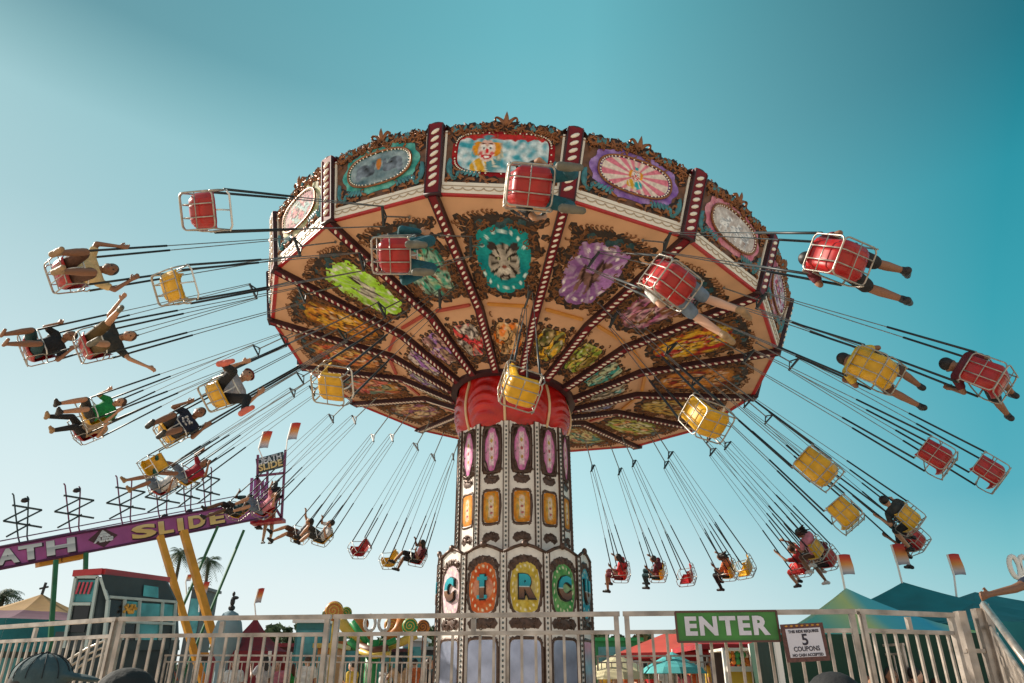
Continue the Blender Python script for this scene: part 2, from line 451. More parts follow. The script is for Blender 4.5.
def fascia_scrolls(seed, sh, cy):
    rnd = random.Random(seed); g, d, t = MB(), MB(), MB()
    def shc(a):
        x, y = sh(a); return x, y + cy
    def test(x, y):
        if not (-HW + 0.09 < x < HW - 0.09 and 0.25 < y < HP * 0.97 + 0.1 * math.cos(x / HW * PI / 2)): return False
        ex, ey = shape_x(sh), shape_y(sh); return inell(x, y, 0, cy, ex * 1.13, ey * 1.12) > 1
    fill_scrolls(g, d, test, (-HW, 0.22, HW, HP + 0.15), 80, 0.2, 0.017, 0.022, rnd)
    # S scrolls along the bottom, teal C scrolls in the low corners
    for s in (-1, 1):
        for k in range(5):
            scroll(g, s * (0.08 + 0.17 * k), 0.265 + 0.02 * (k % 2), (0 if s > 0 else PI) + 0.2 * s, 0.26, s * (1 if k % 2 else -1), 0.02, z=0.028)
        for k, q in enumerate((0.42, 0.32, 0.24)):
            scroll(t, s * (HW - 0.09 - 0.02 * k), 0.60 - 0.09 * k, -PI / 2 + 0.2 * s, q * 1.35, -s, 0.038 - 0.008 * k, 0.045, z=0.02)
        for k in range(6):
            leaf(t, s * (HW - 0.2 - 0.07 * k), 0.34 - 0.012 * k, PI / 2 + s * (0.9 - 0.1 * k), 0.15, 0.028, 0.03)
    # crest: leaves and scrolls standing above the top edge
    for s in (-1, 1):
        for k in range(9):
            x = s * (0.1 + k * 0.1); y = HP * 0.93 + 0.1 * math.cos(min(1, abs(x) / HW) * PI / 2)
            scroll(g, x, y - 0.05, PI / 2 - s * 1.35, 0.22, s * (1 if k % 2 else -1), 0.024, 0.04, z=0.0)
            if k % 3 == 2:
                leaf(d, x, y, PI / 2 - s * 0.7, 0.17, 0.03, 0.0, 0.04); leaf(g, x, y, PI / 2 + s * 0.5, 0.12, 0.028, 0.01, 0.04)
        scroll(g, s * 0.03, HP * 0.95 + 0.10, PI / 2 - s * 0.25, 0.34, -s, 0.028, 0.05)
        leaf(g, 0, HP + 0.04, PI / 2 + s * 0.6, 0.2, 0.04, 0.005, 0.04)
        leaf(d, 0, HP + 0.02, PI / 2 + s * 1.1, 0.26, 0.05, 0.0, 0.03)
    leaf(g, 0, HP + 0.02, PI / 2, 0.29, 0.045, 0.02, 0.05)
    for k in range(12):
        x = rnd.uniform(-0.9, 0.9); leaf(t, x, HP * 0.93 + 0.1 * math.cos(x / HW * PI / 2) - 0.04, rnd.uniform(0.5, 2.6), 0.13, 0.03, 0.03, 0.03)
    for k in range(60):
        x = rnd.uniform(-0.92, 0.92); y = HP * 0.93 + 0.1 * math.cos(x / HW * PI / 2) - rnd.uniform(-0.03, 0.14)
        scroll(g, x, y, rnd.random() * 6.3, 0.13, rnd.choice((-1, 1)), 0.012, 0.03, z=0.03)
    return g.mesh('gilded_scrollwork', gold, True), d.mesh('dark_relief', darkorn), t.mesh('teal_scrollwork', tealorn, True)
ov = ellipse(0.60, 0.27, 2.5, 0.0); ovp = ellipse(0.78, 0.42, 2.6, 0.045, 10)
rc = ellipse(0.74, 0.34, 4.0); rcp = ellipse(0.84, 0.41, 4.0)
FCY = 0.72
scr_oval = fascia_scrolls(11, ovp, FCY); scr_rect = fascia_scrolls(12, rcp, FCY)
def plaque(col1, col2, sh, seed):
    fn = lambda x, y: lerp(col1, col2, max(0, min(1, 0.5 + 1.4 * nz(x, y, 4, seed))))
    m, c = disc_grid(fn, sh, 8, 60, 0.03); return m.mesh('plaque', paint_v, True, c)
ring = MB(); ring_beads(ring, ellipse(0.60, 0.27, 2.5), 46, 0.017, 0.035, 1.04); ring_me = ring.mesh('bead_rim', bead_m, True)
ringg = MB(); ringg.tube([(ov(2*PI*i/48)[0]*1.1, ov(2*PI*i/48)[1]*1.13, 0.03) for i in range(48)], 0.02, 6, True); ringg_me = ringg.mesh('gilt_rim', gold, True)
ringr = MB(); ring_beads(ringr, rc, 60, 0.016, 0.03, 1.06); ringr_me = ringr.mesh('bead_rim', bead_m, True)
def med(fn, sh, nr=22, na=90):
    m, c = disc_grid(fn, sh, nr, na, 0.012); return m.mesh('painting', paint_v, True, c)
f_clown_main = med(lambda x, y: paint_clown(bg_sky, (0.1, 0.3, 0.35), 1.45)(2.1 * x + 0.75, y - 0.05), rc, 30, 120)
f_eleph = med(paint_elephants, ov); f_horses = med(paint_horses_pink, ov)
f_clown2 = med(lambda x, y: paint_clown(bg_rays((0.75, 0.22, 0.3), (0.8, 0.68, 0.6)), (0.02, 0.4, 0.45), 0.95)(2.0 * x, y), ov, 26, 110)
f_pink = med(paint_blur((0.55, 0.45, 0.4), [(0.5, 0.2, 0.25), (0.35, 0.5, 0.5), (0.55, 0.2, 0.25)], 3), ov)
f_purp = med(paint_blur((0.75, 0.72, 0.75), [(0.5, 0.35, 0.6), (0.7, 0.7, 0.75), (0.55, 0.1, 0.2)], 8), ov)
pl_teal = plaque((0.03, 0.30, 0.28), (0.16, 0.52, 0.46), ovp, 1); pl_purple = plaque((0.20, 0.09, 0.40), (0.42, 0.28, 0.62), ovp, 2)
pl_pink = plaque((0.60, 0.16, 0.26), (0.75, 0.36, 0.42), ovp, 3); pl_white = plaque((0.35, 0.42, 0.18), (0.55, 0.52, 0.40), ovp, 4)
pl_lil = plaque((0.45, 0.12, 0.2), (0.65, 0.5, 0.6), ovp, 5); pl_red = plaque((0.42, 0.02, 0.02), (0.25, 0.01, 0.02), rcp, 6)
FAS = {0: ('clown', f_clown_main, pl_red), 1: ('', f_clown2, pl_purple), 2: ('', f_horses, pl_pink), 3: ('', f_purp, pl_lil),
       15: ('', f_eleph, pl_teal), 14: ('', f_pink, pl_white)}
FLAB = {0: 'clown portrait fascia panel under red curtain', 1: 'purple fascia panel with clown on pink rays', 2: 'pink fascia panel with white horses',
        15: 'turquoise fascia panel with two elephants', 14: 'pale sunlit fascia panel with pink oval'}
cyc = [(f_pink, pl_white), (f_purp, pl_lil), (f_eleph, pl_teal), (f_horses, pl_pink), (f_clown2, pl_purple)]
for i in range(NS):
    M = fascia_matrix(i)
    fp = part('fascia_panel', fascia_me, ride, M)
    if i in FLAB: fp['label'] = FLAB[i]
    kind, pic, plq = FAS.get(i, ('',) + cyc[i % 5])
    sg = scr_rect if kind else scr_oval
    part('scalloped_band', band_me, fp, M); part('scallop_moulding', scal_me, fp, M); part('red_lip', lip_me, fp, M); part('edge_strip', edge_me, fp, M)
    part('gilded_scrollwork', sg[0], fp, M); part('dark_relief', sg[1], fp, M); part('teal_scrollwork', sg[2], fp, M)
    Mc = M @ T(0, FCY, 0.008)
    part('plaque', plq, fp, Mc)
    part('painting', pic, fp, Mc @ T(0, 0, 0.035))
    if kind: part('bead_rim', ringr_me, fp, Mc)
    else: part('gilt_rim', ringg_me, fp, Mc @ T(0, 0, 0.01)); part('bead_rim', ring_me, fp, Mc @ T(0, 0, 0.01))

# ---- pilasters between the fascia panels ----------------------------------
pm = MB(); pm.box((-0.125, -0.03, -0.06), (0.125, HP + 0.03, 0.07))
pil_me = pm.mesh('pilaster', maroon)
pm = MB(); pm.ell((0, HP + 0.03, 0.005), (0.125, 0.045, 0.07), 10, 6); pm.box((-0.14, -0.06, -0.05), (0.14, -0.031, 0.085)); pcap_me = pm.mesh('pilaster_cap', maroon_d, True)
pm = MB()
for k in range(8):
    y = 0.10 + k * (HP - 0.12) / 8
    pm.ell((0, y + 0.03, 0.072), (0.088, 0.036, 0.028), 8, 5, Matrix.Rotation(0.55, 3, 'Z'))
pbead_me = pm.mesh('twisted_beading', bead_m, True)
pm = MB()
for x in (-0.125, 0.125): pm.box((x - 0.012, -0.02, 0.0), (x + 0.012, HP, 0.08))
pedge_me = pm.mesh('dark_edging', maroon_d)
for i in range(NS):
    a = TH0 + i * DT; o = cyl(RIM, a, 0); t = cyl(RT, a, HF)
    M = frame(o, CAN.to_3x3() @ Vector((-math.sin(a), math.cos(a), 0)), t - o)
    p = part('pilaster', pil_me, ride, M)
    part('twisted_beading', pbead_me, p, M); part('pilaster_cap', pcap_me, p, M); part('dark_edging', pedge_me, p, M)

# ---- ceiling: outer and inner panels, ribs ---------------------------------
def sector_matrix(i, k):
    """frame on ceiling ring k between ribs i and i+1: x across (CCW), y outward, z downward (towards the ground)"""
    am = TH0 + (i + 0.5) * DT
    (ro, zo), (ri, zi) = PROF[k], PROF[k + 1]
    cs = math.cos(DT / 2)
    o = cyl(ri * cs, am, zi); t = cyl(ro * cs, am, zo)
    x = CAN.to_3x3() @ Vector((-math.sin(am), math.cos(am), 0))   # x cross y points down
    return frame(o, x, t - o)
def trap(k, m, name, thick=0.03):
    (ro, zo), (ri, zi) = PROF[k], PROF[k + 1]; cs = math.cos(DT / 2)
    L = math.hypot((ro - ri) * cs, zo - zi); a, b = ri * math.sin(DT / 2), ro * math.sin(DT / 2)
    m_ = MB(); m_.poly([(-a, 0, 0), (a, 0, 0), (b, L, 0), (-b, L, 0)], (0, 0, -thick)); return m_.mesh(name, m), L, a, b
out_me, LO, AO, BO = trap(0, peach, 'ceiling_panel'); in_me, LI, AI, BI = trap(1, peach, 'inner_ceiling_panel')
def hw(y, L, a, b): return a + (b - a) * y / L
PSH = ellipse(0.45, 0.80, 3.4, 0.05, 8, 0.18)
def ceil_orn(seed):
    rnd = random.Random(seed); g, d = MB(), MB()
    cy = 1.28
    def shc(a):
        x, y = PSH(a); return x, y + cy
    # scalloped band of C scrolls round the picture
    n = 34
    for i in range(n):
        a = 2*PI*(i + 0.5) / n; x, y = PSH(a); x2, y2 = PSH(a + 0.03); tg = math.atan2(y2 - y, x2 - x)
        nx, ny = math.sin(tg), -math.cos(tg); x += nx * 0.07; y += ny * 0.07 + cy
        if abs(x) > hw(y, LO, AO, BO) - 0.17: x = math.copysign(hw(y, LO, AO, BO) - 0.17, x)
        blob(d, x, y, 0.125, 0.004 - 0.0006 * (i % 4), rnd)
        s = 1 if i % 2 else -1
        scroll(g, x - math.cos(tg) * 0.07 * s, y - math.sin(tg) * 0.07 * s, tg + (0 if s > 0 else PI), 0.22, -s, 0.018, 0.02, z=0.012)
        scroll(g, x, y, tg + s * 1.2, 0.15, s, 0.012, 0.02, z=0.014)
    # loose scrolls spreading from the frame towards the ribs
    for k in range(110):
        y = rnd.uniform(0.30, 2.2); lim = hw(y, LO, AO, BO) - 0.15; x = rnd.choice((-1, 1)) * rnd.uniform(min(0.4, lim), lim)
        scroll(g, x, y, rnd.random() * 6.3, 0.17, rnd.choice((-1, 1)), 0.012, 0.02, z=0.012)
        if k % 2: blob(d, x, y, 0.08, 0.001 + 0.0004 * (k % 7), rnd)
    # big dark cresting towards the rim
    for sx in (-1, 1):
        for k, (px, py, r) in enumerate(((0.0, 2.12, 0.2), (0.16, 2.17, 0.19), (0.33, 2.14, 0.18), (0.48, 2.07, 0.17), (0.62, 2.15, 0.14), (0.5, 1.92, 0.15), (0.74, 2.24, 0.10), (0.1, 2.30, 0.13), (0.45, 2.26, 0.11))):
            blob(d, sx * px, py, r, 0.004 - 0.0007 * k - (0.0003 if sx > 0 else 0), rnd)
        for k in range(9):
            px = sx * (0.08 + 0.08 * k); py = 2.34 - 0.012 * k * k * 0.3 + rnd.uniform(-0.02, 0.02)
            scroll(g, px, py, PI / 2 - sx * 1.2, 0.2, sx, 0.013, 0.02, z=0.012)
        for k in range(6):
            scroll(g, sx * (0.12 + 0.09 * k), 2.08 + rnd.uniform(-0.06, 0.06), rnd.random() * 6, 0.2, sx, 0.014, 0.02, z=0.013)
    return g.mesh('brown_scrollwork', mat('brown_scrollwork_paint', (0.19, 0.075, 0.025), 0.5, 0.1, 0.5, 8), True), d.mesh('dark_relief', mat('dark_ceiling_relief', (0.028, 0.017, 0.013), 0.6, 0, 0.6, 5))
def ceil_patch(seed, col):
    rnd = random.Random(seed); m = MB()
    for k in range(5): blob(m, rnd.uniform(-0.38, 0.38), 2.14 + rnd.uniform(-0.06, 0.06), 0.085, 0.014 + 0.001 * k, rnd)
    return m.mesh('teal_inlay', mat('deep_teal_inlay', (0.012, 0.06, 0.075), 0.4, 0, 0.4, 8))
orn = [ceil_orn(21), ceil_orn(22), ceil_orn(23)]; patch = ceil_patch(5, None)
ISH = ellipse(0.27, 0.40, 2.6, 0.06, 6, 0.2)
def in_orn(seed):
    rnd = random.Random(seed); g, d = MB(), MB(); cy = 0.80; n = 18
    for i in range(n):
        a = 2*PI*(i + 0.5) / n; x, y = ISH(a); x2, y2 = ISH(a + 0.03); tg = math.atan2(y2 - y, x2 - x)
        x += math.sin(tg) * 0.035; y += -math.cos(tg) * 0.035 + cy
        lim = hw(y, LI, AI, BI) - 0.11
        if abs(x) > lim: x = math.copysign(lim, x)
        blob(d, x, y, 0.062, 0.004 - 0.0006 * (i % 4), rnd); s = 1 if i % 2 else -1
        scroll(g, x - math.cos(tg) * 0.04 * s, y - math.sin(tg) * 0.04 * s, tg + (0 if s > 0 else PI), 0.14, -s, 0.012, 0.016, z=0.01)
    for k in range(56):
        y = rnd.uniform(0.12, 1.38); lim = hw(y, LI, AI, BI) - 0.13; x = rnd.choice((-1, 1)) * rnd.uniform(min(0.22, lim * .8), lim)
        scroll(g, x, y, rnd.random() * 6.3, 0.12, rnd.choice((-1, 1)), 0.010, 0.016, z=0.010)
        if k % 2: blob(d, x, y, 0.055, 0.001 + 0.0004 * (k % 7), rnd)
    for sx in (-1, 1):
        for k in range(3):
            blob(d, sx * 0.05 * k, 0.32 - 0.03 * k, 0.075, 0.003 - 0.0005 * k - (0.0002 if sx > 0 else 0), rnd); scroll(g, sx * 0.04 * k, 0.30, 1.2 * sx + 0.5 * k, 0.12, sx, 0.011, 0.016, z=0.011)
    return g.mesh('brown_scrollwork', MATS['brown_scrollwork_paint'], True), d.mesh('dark_relief', MATS['dark_ceiling_relief'])
iorn = [in_orn(31), in_orn(32)]
def cmed(fn, sh, name='painting'):
    m, c = disc_grid(fn, sh, 20, 72, 0.008); return m.mesh(name, paint_v, True, c)
OUT = {0: paint_tiger, 1: paint_horse((0.20, 0.08, 0.26), (0.30, 0.16, 0.14), 2), 2: paint_blur((0.5, 0.12, 0.30), [(0.7, 0.25, 0.45), (0.25, 0.10, 0.05), (0.7, 0.4, 0.5)], 4),
       3: paint_blur((0.6, 0.12, 0.02), [(0.5, 0.02, 0.03), (0.8, 0.5, 0.05), (0.85, 0.45, 0.03)], 5), 4: paint_blur((0.6, 0.2, 0.03), [(0.7, 0.28, 0.05), (0.3, 0.03, 0.02), (0.65, 0.3, 0.12)], 6),
       5: paint_blur((0.55, 0.3, 0.04), [(0.6, 0.4, 0.1), (0.3, 0.1, 0.03), (0.7, 0.55, 0.2)], 7), 6: paint_blur((0.2, 0.35, 0.05), [(0.6, 0.55, 0.1), (0.7, 0.3, 0.1), (0.7, 0.7, 0.4)], 8),
       7: paint_blur((0.35, 0.3, 0.05), [(0.5, 0.2, 0.1), (0.1, 0.3, 0.25), (0.6, 0.6, 0.3)], 9), 8: paint_blur((0.1, 0.3, 0.3), [(0.5, 0.5, 0.2), (0.5, 0.1, 0.1), (0.7, 0.6, 0.5)], 10),
       9: paint_blur((0.5, 0.25, 0.05), [(0.6, 0.4, 0.1), (0.3, 0.1, 0.1), (0.7, 0.5, 0.3)], 11), 10: paint_blur((0.5, 0.2, 0.2), [(0.6, 0.3, 0.1), (0.3, 0.1, 0.2), (0.7, 0.5, 0.3)], 12),
       11: paint_blur((0.5, 0.06, 0.06), [(0.5, 0.25, 0.05), (0.15, 0.25, 0.2), (0.7, 0.2, 0.15)], 13), 12: paint_blur((0.65, 0.22, 0.02), [(0.6, 0.1, 0.05), (0.7, 0.4, 0.1), (0.7, 0.3, 0.1)], 14),
       13: paint_blur((0.75, 0.33, 0.02), [(0.8, 0.45, 0.05), (0.35, 0.12, 0.02), (0.65, 0.22, 0.03)], 15), 14: paint_horse((0.25, 0.48, 0.02), (0.75, 0.72, 0.6), 16), 15: paint_blur((0.03, 0.3, 0.25), [(0.05, 0.42, 0.3), (0.3, 0.1, 0.05), (0.25, 0.45, 0.35)], 17)}
INC = [((0.65, 0.16, 0.02), (0.8, 0.45, 0.2)), ((0.65, 0.35, 0.02), (0.3, 0.3, 0.08)), ((0.25, 0.35, 0.05), (0.75, 0.55, 0.1)), ((0.05, 0.3, 0.28), (0.5, 0.6, 0.4)), ((0.1, 0.3, 0.3), (0.6, 0.5, 0.4)),
       ((0.15, 0.15, 0.3), (0.6, 0.5, 0.5)), ((0.3, 0.3, 0.3), (0.6, 0.6, 0.5)), ((0.4, 0.2, 0.1), (0.6, 0.5, 0.3)), ((0.3, 0.1, 0.1), (0.6, 0.5, 0.3)), ((0.5, 0.2, 0.1), (0.6, 0.5, 0.3)),
       ((0.35, 0.3, 0.2), (0.6, 0.3, 0.3)), ((0.1, 0.3, 0.28), (0.6, 0.55, 0.3)), ((0.25, 0.15, 0.35), (0.5, 0.5, 0.4)), ((0.28, 0.12, 0.38), (0.6, 0.5, 0.5)), ((0.28, 0.14, 0.42), (0.55, 0.3, 0.3)), ((0.5, 0.04, 0.05), (0.8, 0.7, 0.65))]
bar_m = mat('ochre_bar', (0.62, 0.27, 0.05), 0.45); bar_r = mat('brick_red_bar', (0.42, 0.06, 0.04), 0.45)
mbb = MB(); mbb.box((-0.36, -0.035, 0.0), (0.36, 0.035, 0.035)); mbb.ell((-0.36, 0, 0.015), (0.035, 0.035, 0.03)); mbb.ell((0.36, 0, 0.015), (0.035, 0.035, 0.03)); bar_me = mbb.mesh('painted_bar', bar_m); bar_me2 = mbb.mesh('painted_bar', bar_r)
for i in range(NS):
    M = sector_matrix(i, 0); p = part('ceiling_panel', out_me, ride, M)
    g, d = orn[i % 3]
    part('brown_scrollwork', g, p, M); part('dark_relief', d, p, M); part('teal_inlay', patch, p, M)
    part('painting', cmed(OUT[i], PSH), p, M @ T(0, 1.28, 0.013))
    part('painted_bar', bar_me if i in (0, 1, 2, 3, 4, 5) else bar_me2, p, M @ T(0, 0.11, 0.002))
    M = sector_matrix(i, 1); p = part('inner_ceiling_panel', in_me, ride, M)
    g, d = iorn[i % 2]; a, b = INC[i]
    part('brown_scrollwork', g, p, M); part('dark_relief', d, p, M)
    pf_ = paint_blur(a, [tuple(min(1, v * 1.5) for v in a), tuple(v * 0.4 for v in b), b], 40 + i)
    part('painting', cmed(lambda x, y, f=pf_: f(x * 0.6, y * 0.6), ISH), p, M @ T(0, 0.80, 0.012))
def beads_line(m_, L, z, step, w, l, y0=0.05):
    k = int((L - y0) / step)
    for j in range(k): m_.ell((0, y0 + (j + 0.5) * step, z), (w, l, 0.02), 7, 4, Matrix.Rotation(0.75, 3, 'Z'))
for i in range(NS):
    a = TH0 + i * DT
    pts = [cyl(r_, a, z_ - 0.02) for r_, z_ in PROF]
    x = CAN.to_3x3() @ Vector((-math.sin(a), math.cos(a), 0))
    root = None
    for k in range(2):
        M = frame(pts[k + 1], x, pts[k] - pts[k + 1]); L = (pts[k] - pts[k + 1]).length
        m_ = MB(); m_.box((-0.066, -0.01, -0.05), (0.066, L, 0.075))
        if k == 0: root = part('rib', m_.mesh('rib', maroon), ride, M); cur = root
        else: cur = part('inner_rib', m_.mesh('inner_rib', maroon), ride, M)
        m_ = MB()
        for s in (-1, 1): m_.box((s * 0.074 - 0.008, 0, -0.05), (s * 0.074 + 0.008, L, 0.084))
        part('dark_edging', m_.mesh('dark_edging', maroon_d), cur, M)
        m_ = MB(); beads_line(m_, L, 0.078, 0.13 if k == 0 else 0.10, 0.058, 0.026 if k == 0 else 0.022)
        part('twisted_beading', m_.mesh('twisted_beading', bead_m, True), cur, M)
# ceiling backing + roof
m_ = MB(); prof = [(5.84, HF), (4.2, 1.55), (2.2, 2.1), (0.15, 2.6)]
vs = [cyl(r_, TH0 + j * DT, z_) for r_, z_ in prof for j in range(NS)]
m_.add(vs, [(k*NS+j, k*NS+(j+1) % NS, (k+1)*NS+(j+1) % NS, (k+1)*NS+j) for k in range(3) for j in range(NS)])
rf = part('roof', None or MB().mesh('x', None), ride, Matrix.Identity(4)); rf.data = m_.mesh('roof', mat('red_roof_sheet', (0.3, 0.03, 0.03), 0.5))

# ---- hub drapery ------------------------------------------------------------
hub_c = C0 - NN * 1.0
satin = mat('red_satin', (0.46, 0.010, 0.008), 0.27, 0, 0.35, 3, spec=0.55)
m_ = MB(); nA, nZ = 128, 22
zb = P(512, 424, 13.45).z + 0.02
for j in range(nZ + 1):
    t = j / nZ
    for i in range(nA):
        a = 2 * PI * i / nA
        q = ((a - R(217)) / R(45)) % 1.0                  # place within one swag
        fold = 0.03 * math.sin(11 * PI * (t + 0.55 * (q - 0.5) ** 2 * 2)) * math.sin(PI * q) * (0.4 + 0.6 * math.sin(PI * t))
        rr = 1.07 + 0.13 * math.sin(PI * min(1, t * 0.95 + 0.12)) + 0.10 * t + 0.05 * math.sin(PI * q) - 0.03 + fold
        lo = Vector((0.03 + rr * math.cos(a), 14.3 + 0.30 + rr * math.sin(a), zb - 0.03))
        hi_ = hub_c + E1 * rr * math.cos(a) + E2 * rr * math.sin(a)
        m_.v.append(tuple(lo.lerp(hi_, t)))
for j in range(nZ):
    for i in range(nA): m_.f.append((j*nA+i, j*nA+(i+1) % nA, (j+1)*nA+(i+1) % nA, (j+1)*nA+i))
hub = part('hub_drapery', m_.mesh('hub_drapery', satin, True), ride, Matrix.Identity(4))
cord = mat('pale_gold_cord', (0.72, 0.5, 0.28), 0.4, 0.2)
m2 = m_
for k in range(8):
    a = R(217) + k * R(45); idx = int(round((a % (2*PI)) / (2*PI) * nA)) % nA
    pts = []
    for j in range(nZ + 1):
        v = Vector(m2.v[j * nA + idx]); c = Vector((0.03, 14.6, v.z)); pts.append(v + (v - c).normalized() * 0.02)
    q_ = MB(); q_.tube(pts, 0.03, 6); part('gold_cord', q_.mesh('gold_cord', cord, True), hub, Matrix.Identity(4))
m_ = MB(); m_.v = []
for r_, z_ in ((1.36, 0.06), (1.36, -0.06), (1.22, -0.08)):
    for j in range(48): m_.v.append(tuple(cyl(r_, 2*PI*j/48, -1.0 + z_)))
m_.f = [(k*48+j, k*48+(j+1) % 48, (k+1)*48+(j+1) % 48, (k+1)*48+j) for k in range(2) for j in range(48)]
part('hub_ring', m_.mesh('hub_ring', maroon_d), ride, Matrix.Identity(4))

# ---- column ------------------------------------------------------------------
AX = Vector((0.03, 14.6, 0))
def zcol(v, Yf=13.4): return P(512, v, Yf).z
RU, RL = 1.17, 1.50
ZU1 = zcol(420, 13.45); ZB = zcol(552, 13.15); ZP = zcol(543, 13.1)
def face_m(k, rad, z):
    a = R(278 + 30 * k); ap = rad * math.cos(PI / 12)
    return frame(AX + Vector((ap * math.cos(a), ap * math.sin(a), z)), (-math.sin(a), math.cos(a), 0), (0, 0, 1))
colw = mat('column_white', (0.80, 0.75, 0.69), 0.45, 0, 0.12, 6)
HU = ZU1 - ZB + 0.5; hwU = RU * math.sin(PI / 12); hwL = RL * math.sin(PI / 12)
zu0 = ZB - 0.3                       # upper shaft starts inside the base
def uy(v): return zcol(v, 13.47) - zu0
# upper panel mesh with arched head
m_ = MB(); HT = ZU1 - zu0
arch = [(hwU * math.cos(a) * 0.98, HT - 0.10 + 0.14 * math.sin(a)) for a in [PI * j / 12 for j in range(13)]]
m_.poly([(-hwU, 0, 0), (hwU, 0, 0)] + [(hwU, HT - 0.1, 0)] + [(x, y, 0) for x, y in arch[1:-1]] + [(-hwU, HT - 0.1, 0)], (0, 0, -0.05))
up_me = m_.mesh('shaft_panel', colw)
frm = mat('dark_bronze_relief', (0.085, 0.048, 0.034), 0.42, 0.35, 0.55, 16)
def frame_relief(m_, sh, cx, cy, w, n=40, z=0.0, h=0.02):
    vs = []
    for i in range(n):
        a = 2*PI*i/n; x, y = sh(a); L = math.hypot(x, y) or 1; q = 1 + 0.25 * math.sin(i * 2.4)
        vs += [(cx + x, cy + y, z), (cx + x * (1 + w * q * 0.6 / L), cy + y * (1 + w * q * 0.6 / L), z + h), (cx + x * (1 + w * q / L), cy + y * (1 + w * q / L), z)]
    m_.add(vs, [(3*i+k, 3*((i+1) % n)+k, 3*((i+1) % n)+k+1, 3*i+k+1) for i in range(n) for k in range(2)])
psh = ellipse(0.13, 0.40, 3.2, 0.10, 4); osh = ellipse(0.155, 0.29, 8.0, 0.02, 8)
pc, oc = uy(448), uy(506)
m_ = MB(); rnd = random.Random(9)
m_.poly([(x * 1.0, y + pc, 0.004) for x, y in [ellipse(0.215, 0.50, 7, 0.015, 12)(2*PI*i/48) for i in range(48)]], (0, 0, 0.004)); frame_relief(m_, ellipse(0.133, 0.405, 3.2, 0.10, 4), 0, pc, 0.045, 44, 0.008, 0.03); frame_relief(m_, ellipse(0.16, 0.43, 7), 0, pc, 0.05, 44, 0.007, 0.02); frame_relief(m_, ellipse(0.16, 0.295, 8), 0, oc, 0.055, 40, 0.003)
for k in range(14): a = 2*PI*k/14; x, y = ellipse(0.17, 0.46, 6)(a); scroll(m_, x, y + pc, a + PI/2, 0.14, 1 if k % 2 else -1, 0.014, z=0.012)
for yy, s in ((uy(477), 1.0), (uy(538), 1.15)):
    for k in range(5):
        a = PI * (k + 0.5) / 5; a = a if s > 1 else a
        blob(m_, 0.10 * math.cos(a), yy + 0.05 * math.sin(a) * (1 if s > 1 else -1), 0.07 * s, 0.006 + 0.0006 * k, rnd)
        scroll(m_, 0.0, yy, a, 0.2, 1 if k % 2 else -1, 0.016, z=0.015)
up_fr = m_.mesh('bronze_relief', frm, True)
def flowers(bg, edge, dotc):
    def fn(x, y):
        r = math.hypot(x, y); c = lerp(bg, edge, max(0, min(1, (r - 0.55) * 2.2)))
        if abs(x) < 0.34 and abs(y) < 0.75: c = lerp(c, (0.85, 0.8, 0.75), 0.6)
        for py, col in ((-0.4, dotc), (0.0, (0.45, 0.12, 0.12)), (0.38, (0.6, 0.4, 0.1))):
            if inell(x, y, 0.08 * math.sin(py * 9), py, 0.2, 0.09) < 1: c = col
        if nz(x, y, 6, 3) > 0.32: c = lerp(c, (0.15, 0.3, 0.15), 0.5)
        return c
    return fn
pk_me = cmed(flowers((0.75, 0.36, 0.55), (0.62, 0.16, 0.42), (0.55, 0.3, 0.1)), psh, 'pink_medallion')
og_me = cmed(flowers((0.75, 0.42, 0.08), (0.62, 0.22, 0.02), (0.45, 0.03, 0.08)), osh, 'orange_medallion')
# beaded posts between panels
def post_mesh(z0, z1, rad, w=0.045):
    m1 = MB(); m1.box((-w, 0, -0.03), (w, z1 - z0, 0.012)); m2_ = MB(); k = int((z1 - z0) / 0.085)
    for j in range(k): m2_.ell((0, (j + 0.5) * 0.085, 0.022), (0.018, 0.026, 0.016), 6, 4)
    m3 = MB()
    for s in (-1, 1): m3.box((s * (w + 0.008) - 0.008, 0, -0.03), (s * (w + 0.008) + 0.008, z1 - z0, 0.03))
    return m1.mesh('corner_post', colw), m2_.mesh('bulb_strip', mat('small_bulbs', (0.10, 0.12, 0.12), 0.25, 0.4), True), m3.mesh('dark_edging', frm)
pu = post_mesh(zu0, ZU1 - 0.02, RU)
for k in range(12):
    M = face_m(k, RU, zu0); p = part('shaft_panel', up_me, ride, M)
    part('bronze_relief', up_fr, p, M); part('pink_medallion', pk_me, p, M @ T(0, pc, 0.018)); part('orange_medallion', og_me, p, M @ T(0, oc, 0.008))
    a = R(278 + 30 * k + 15); Mp = frame(AX + Vector((RU * math.cos(a), RU * math.sin(a), zu0)), (-math.sin(a), math.cos(a), 0), (0, 0, 1))
    q = part('corner_post', pu[0], ride, Mp); part('bulb_strip', pu[1], q, Mp); part('dark_edging', pu[2], q, Mp)
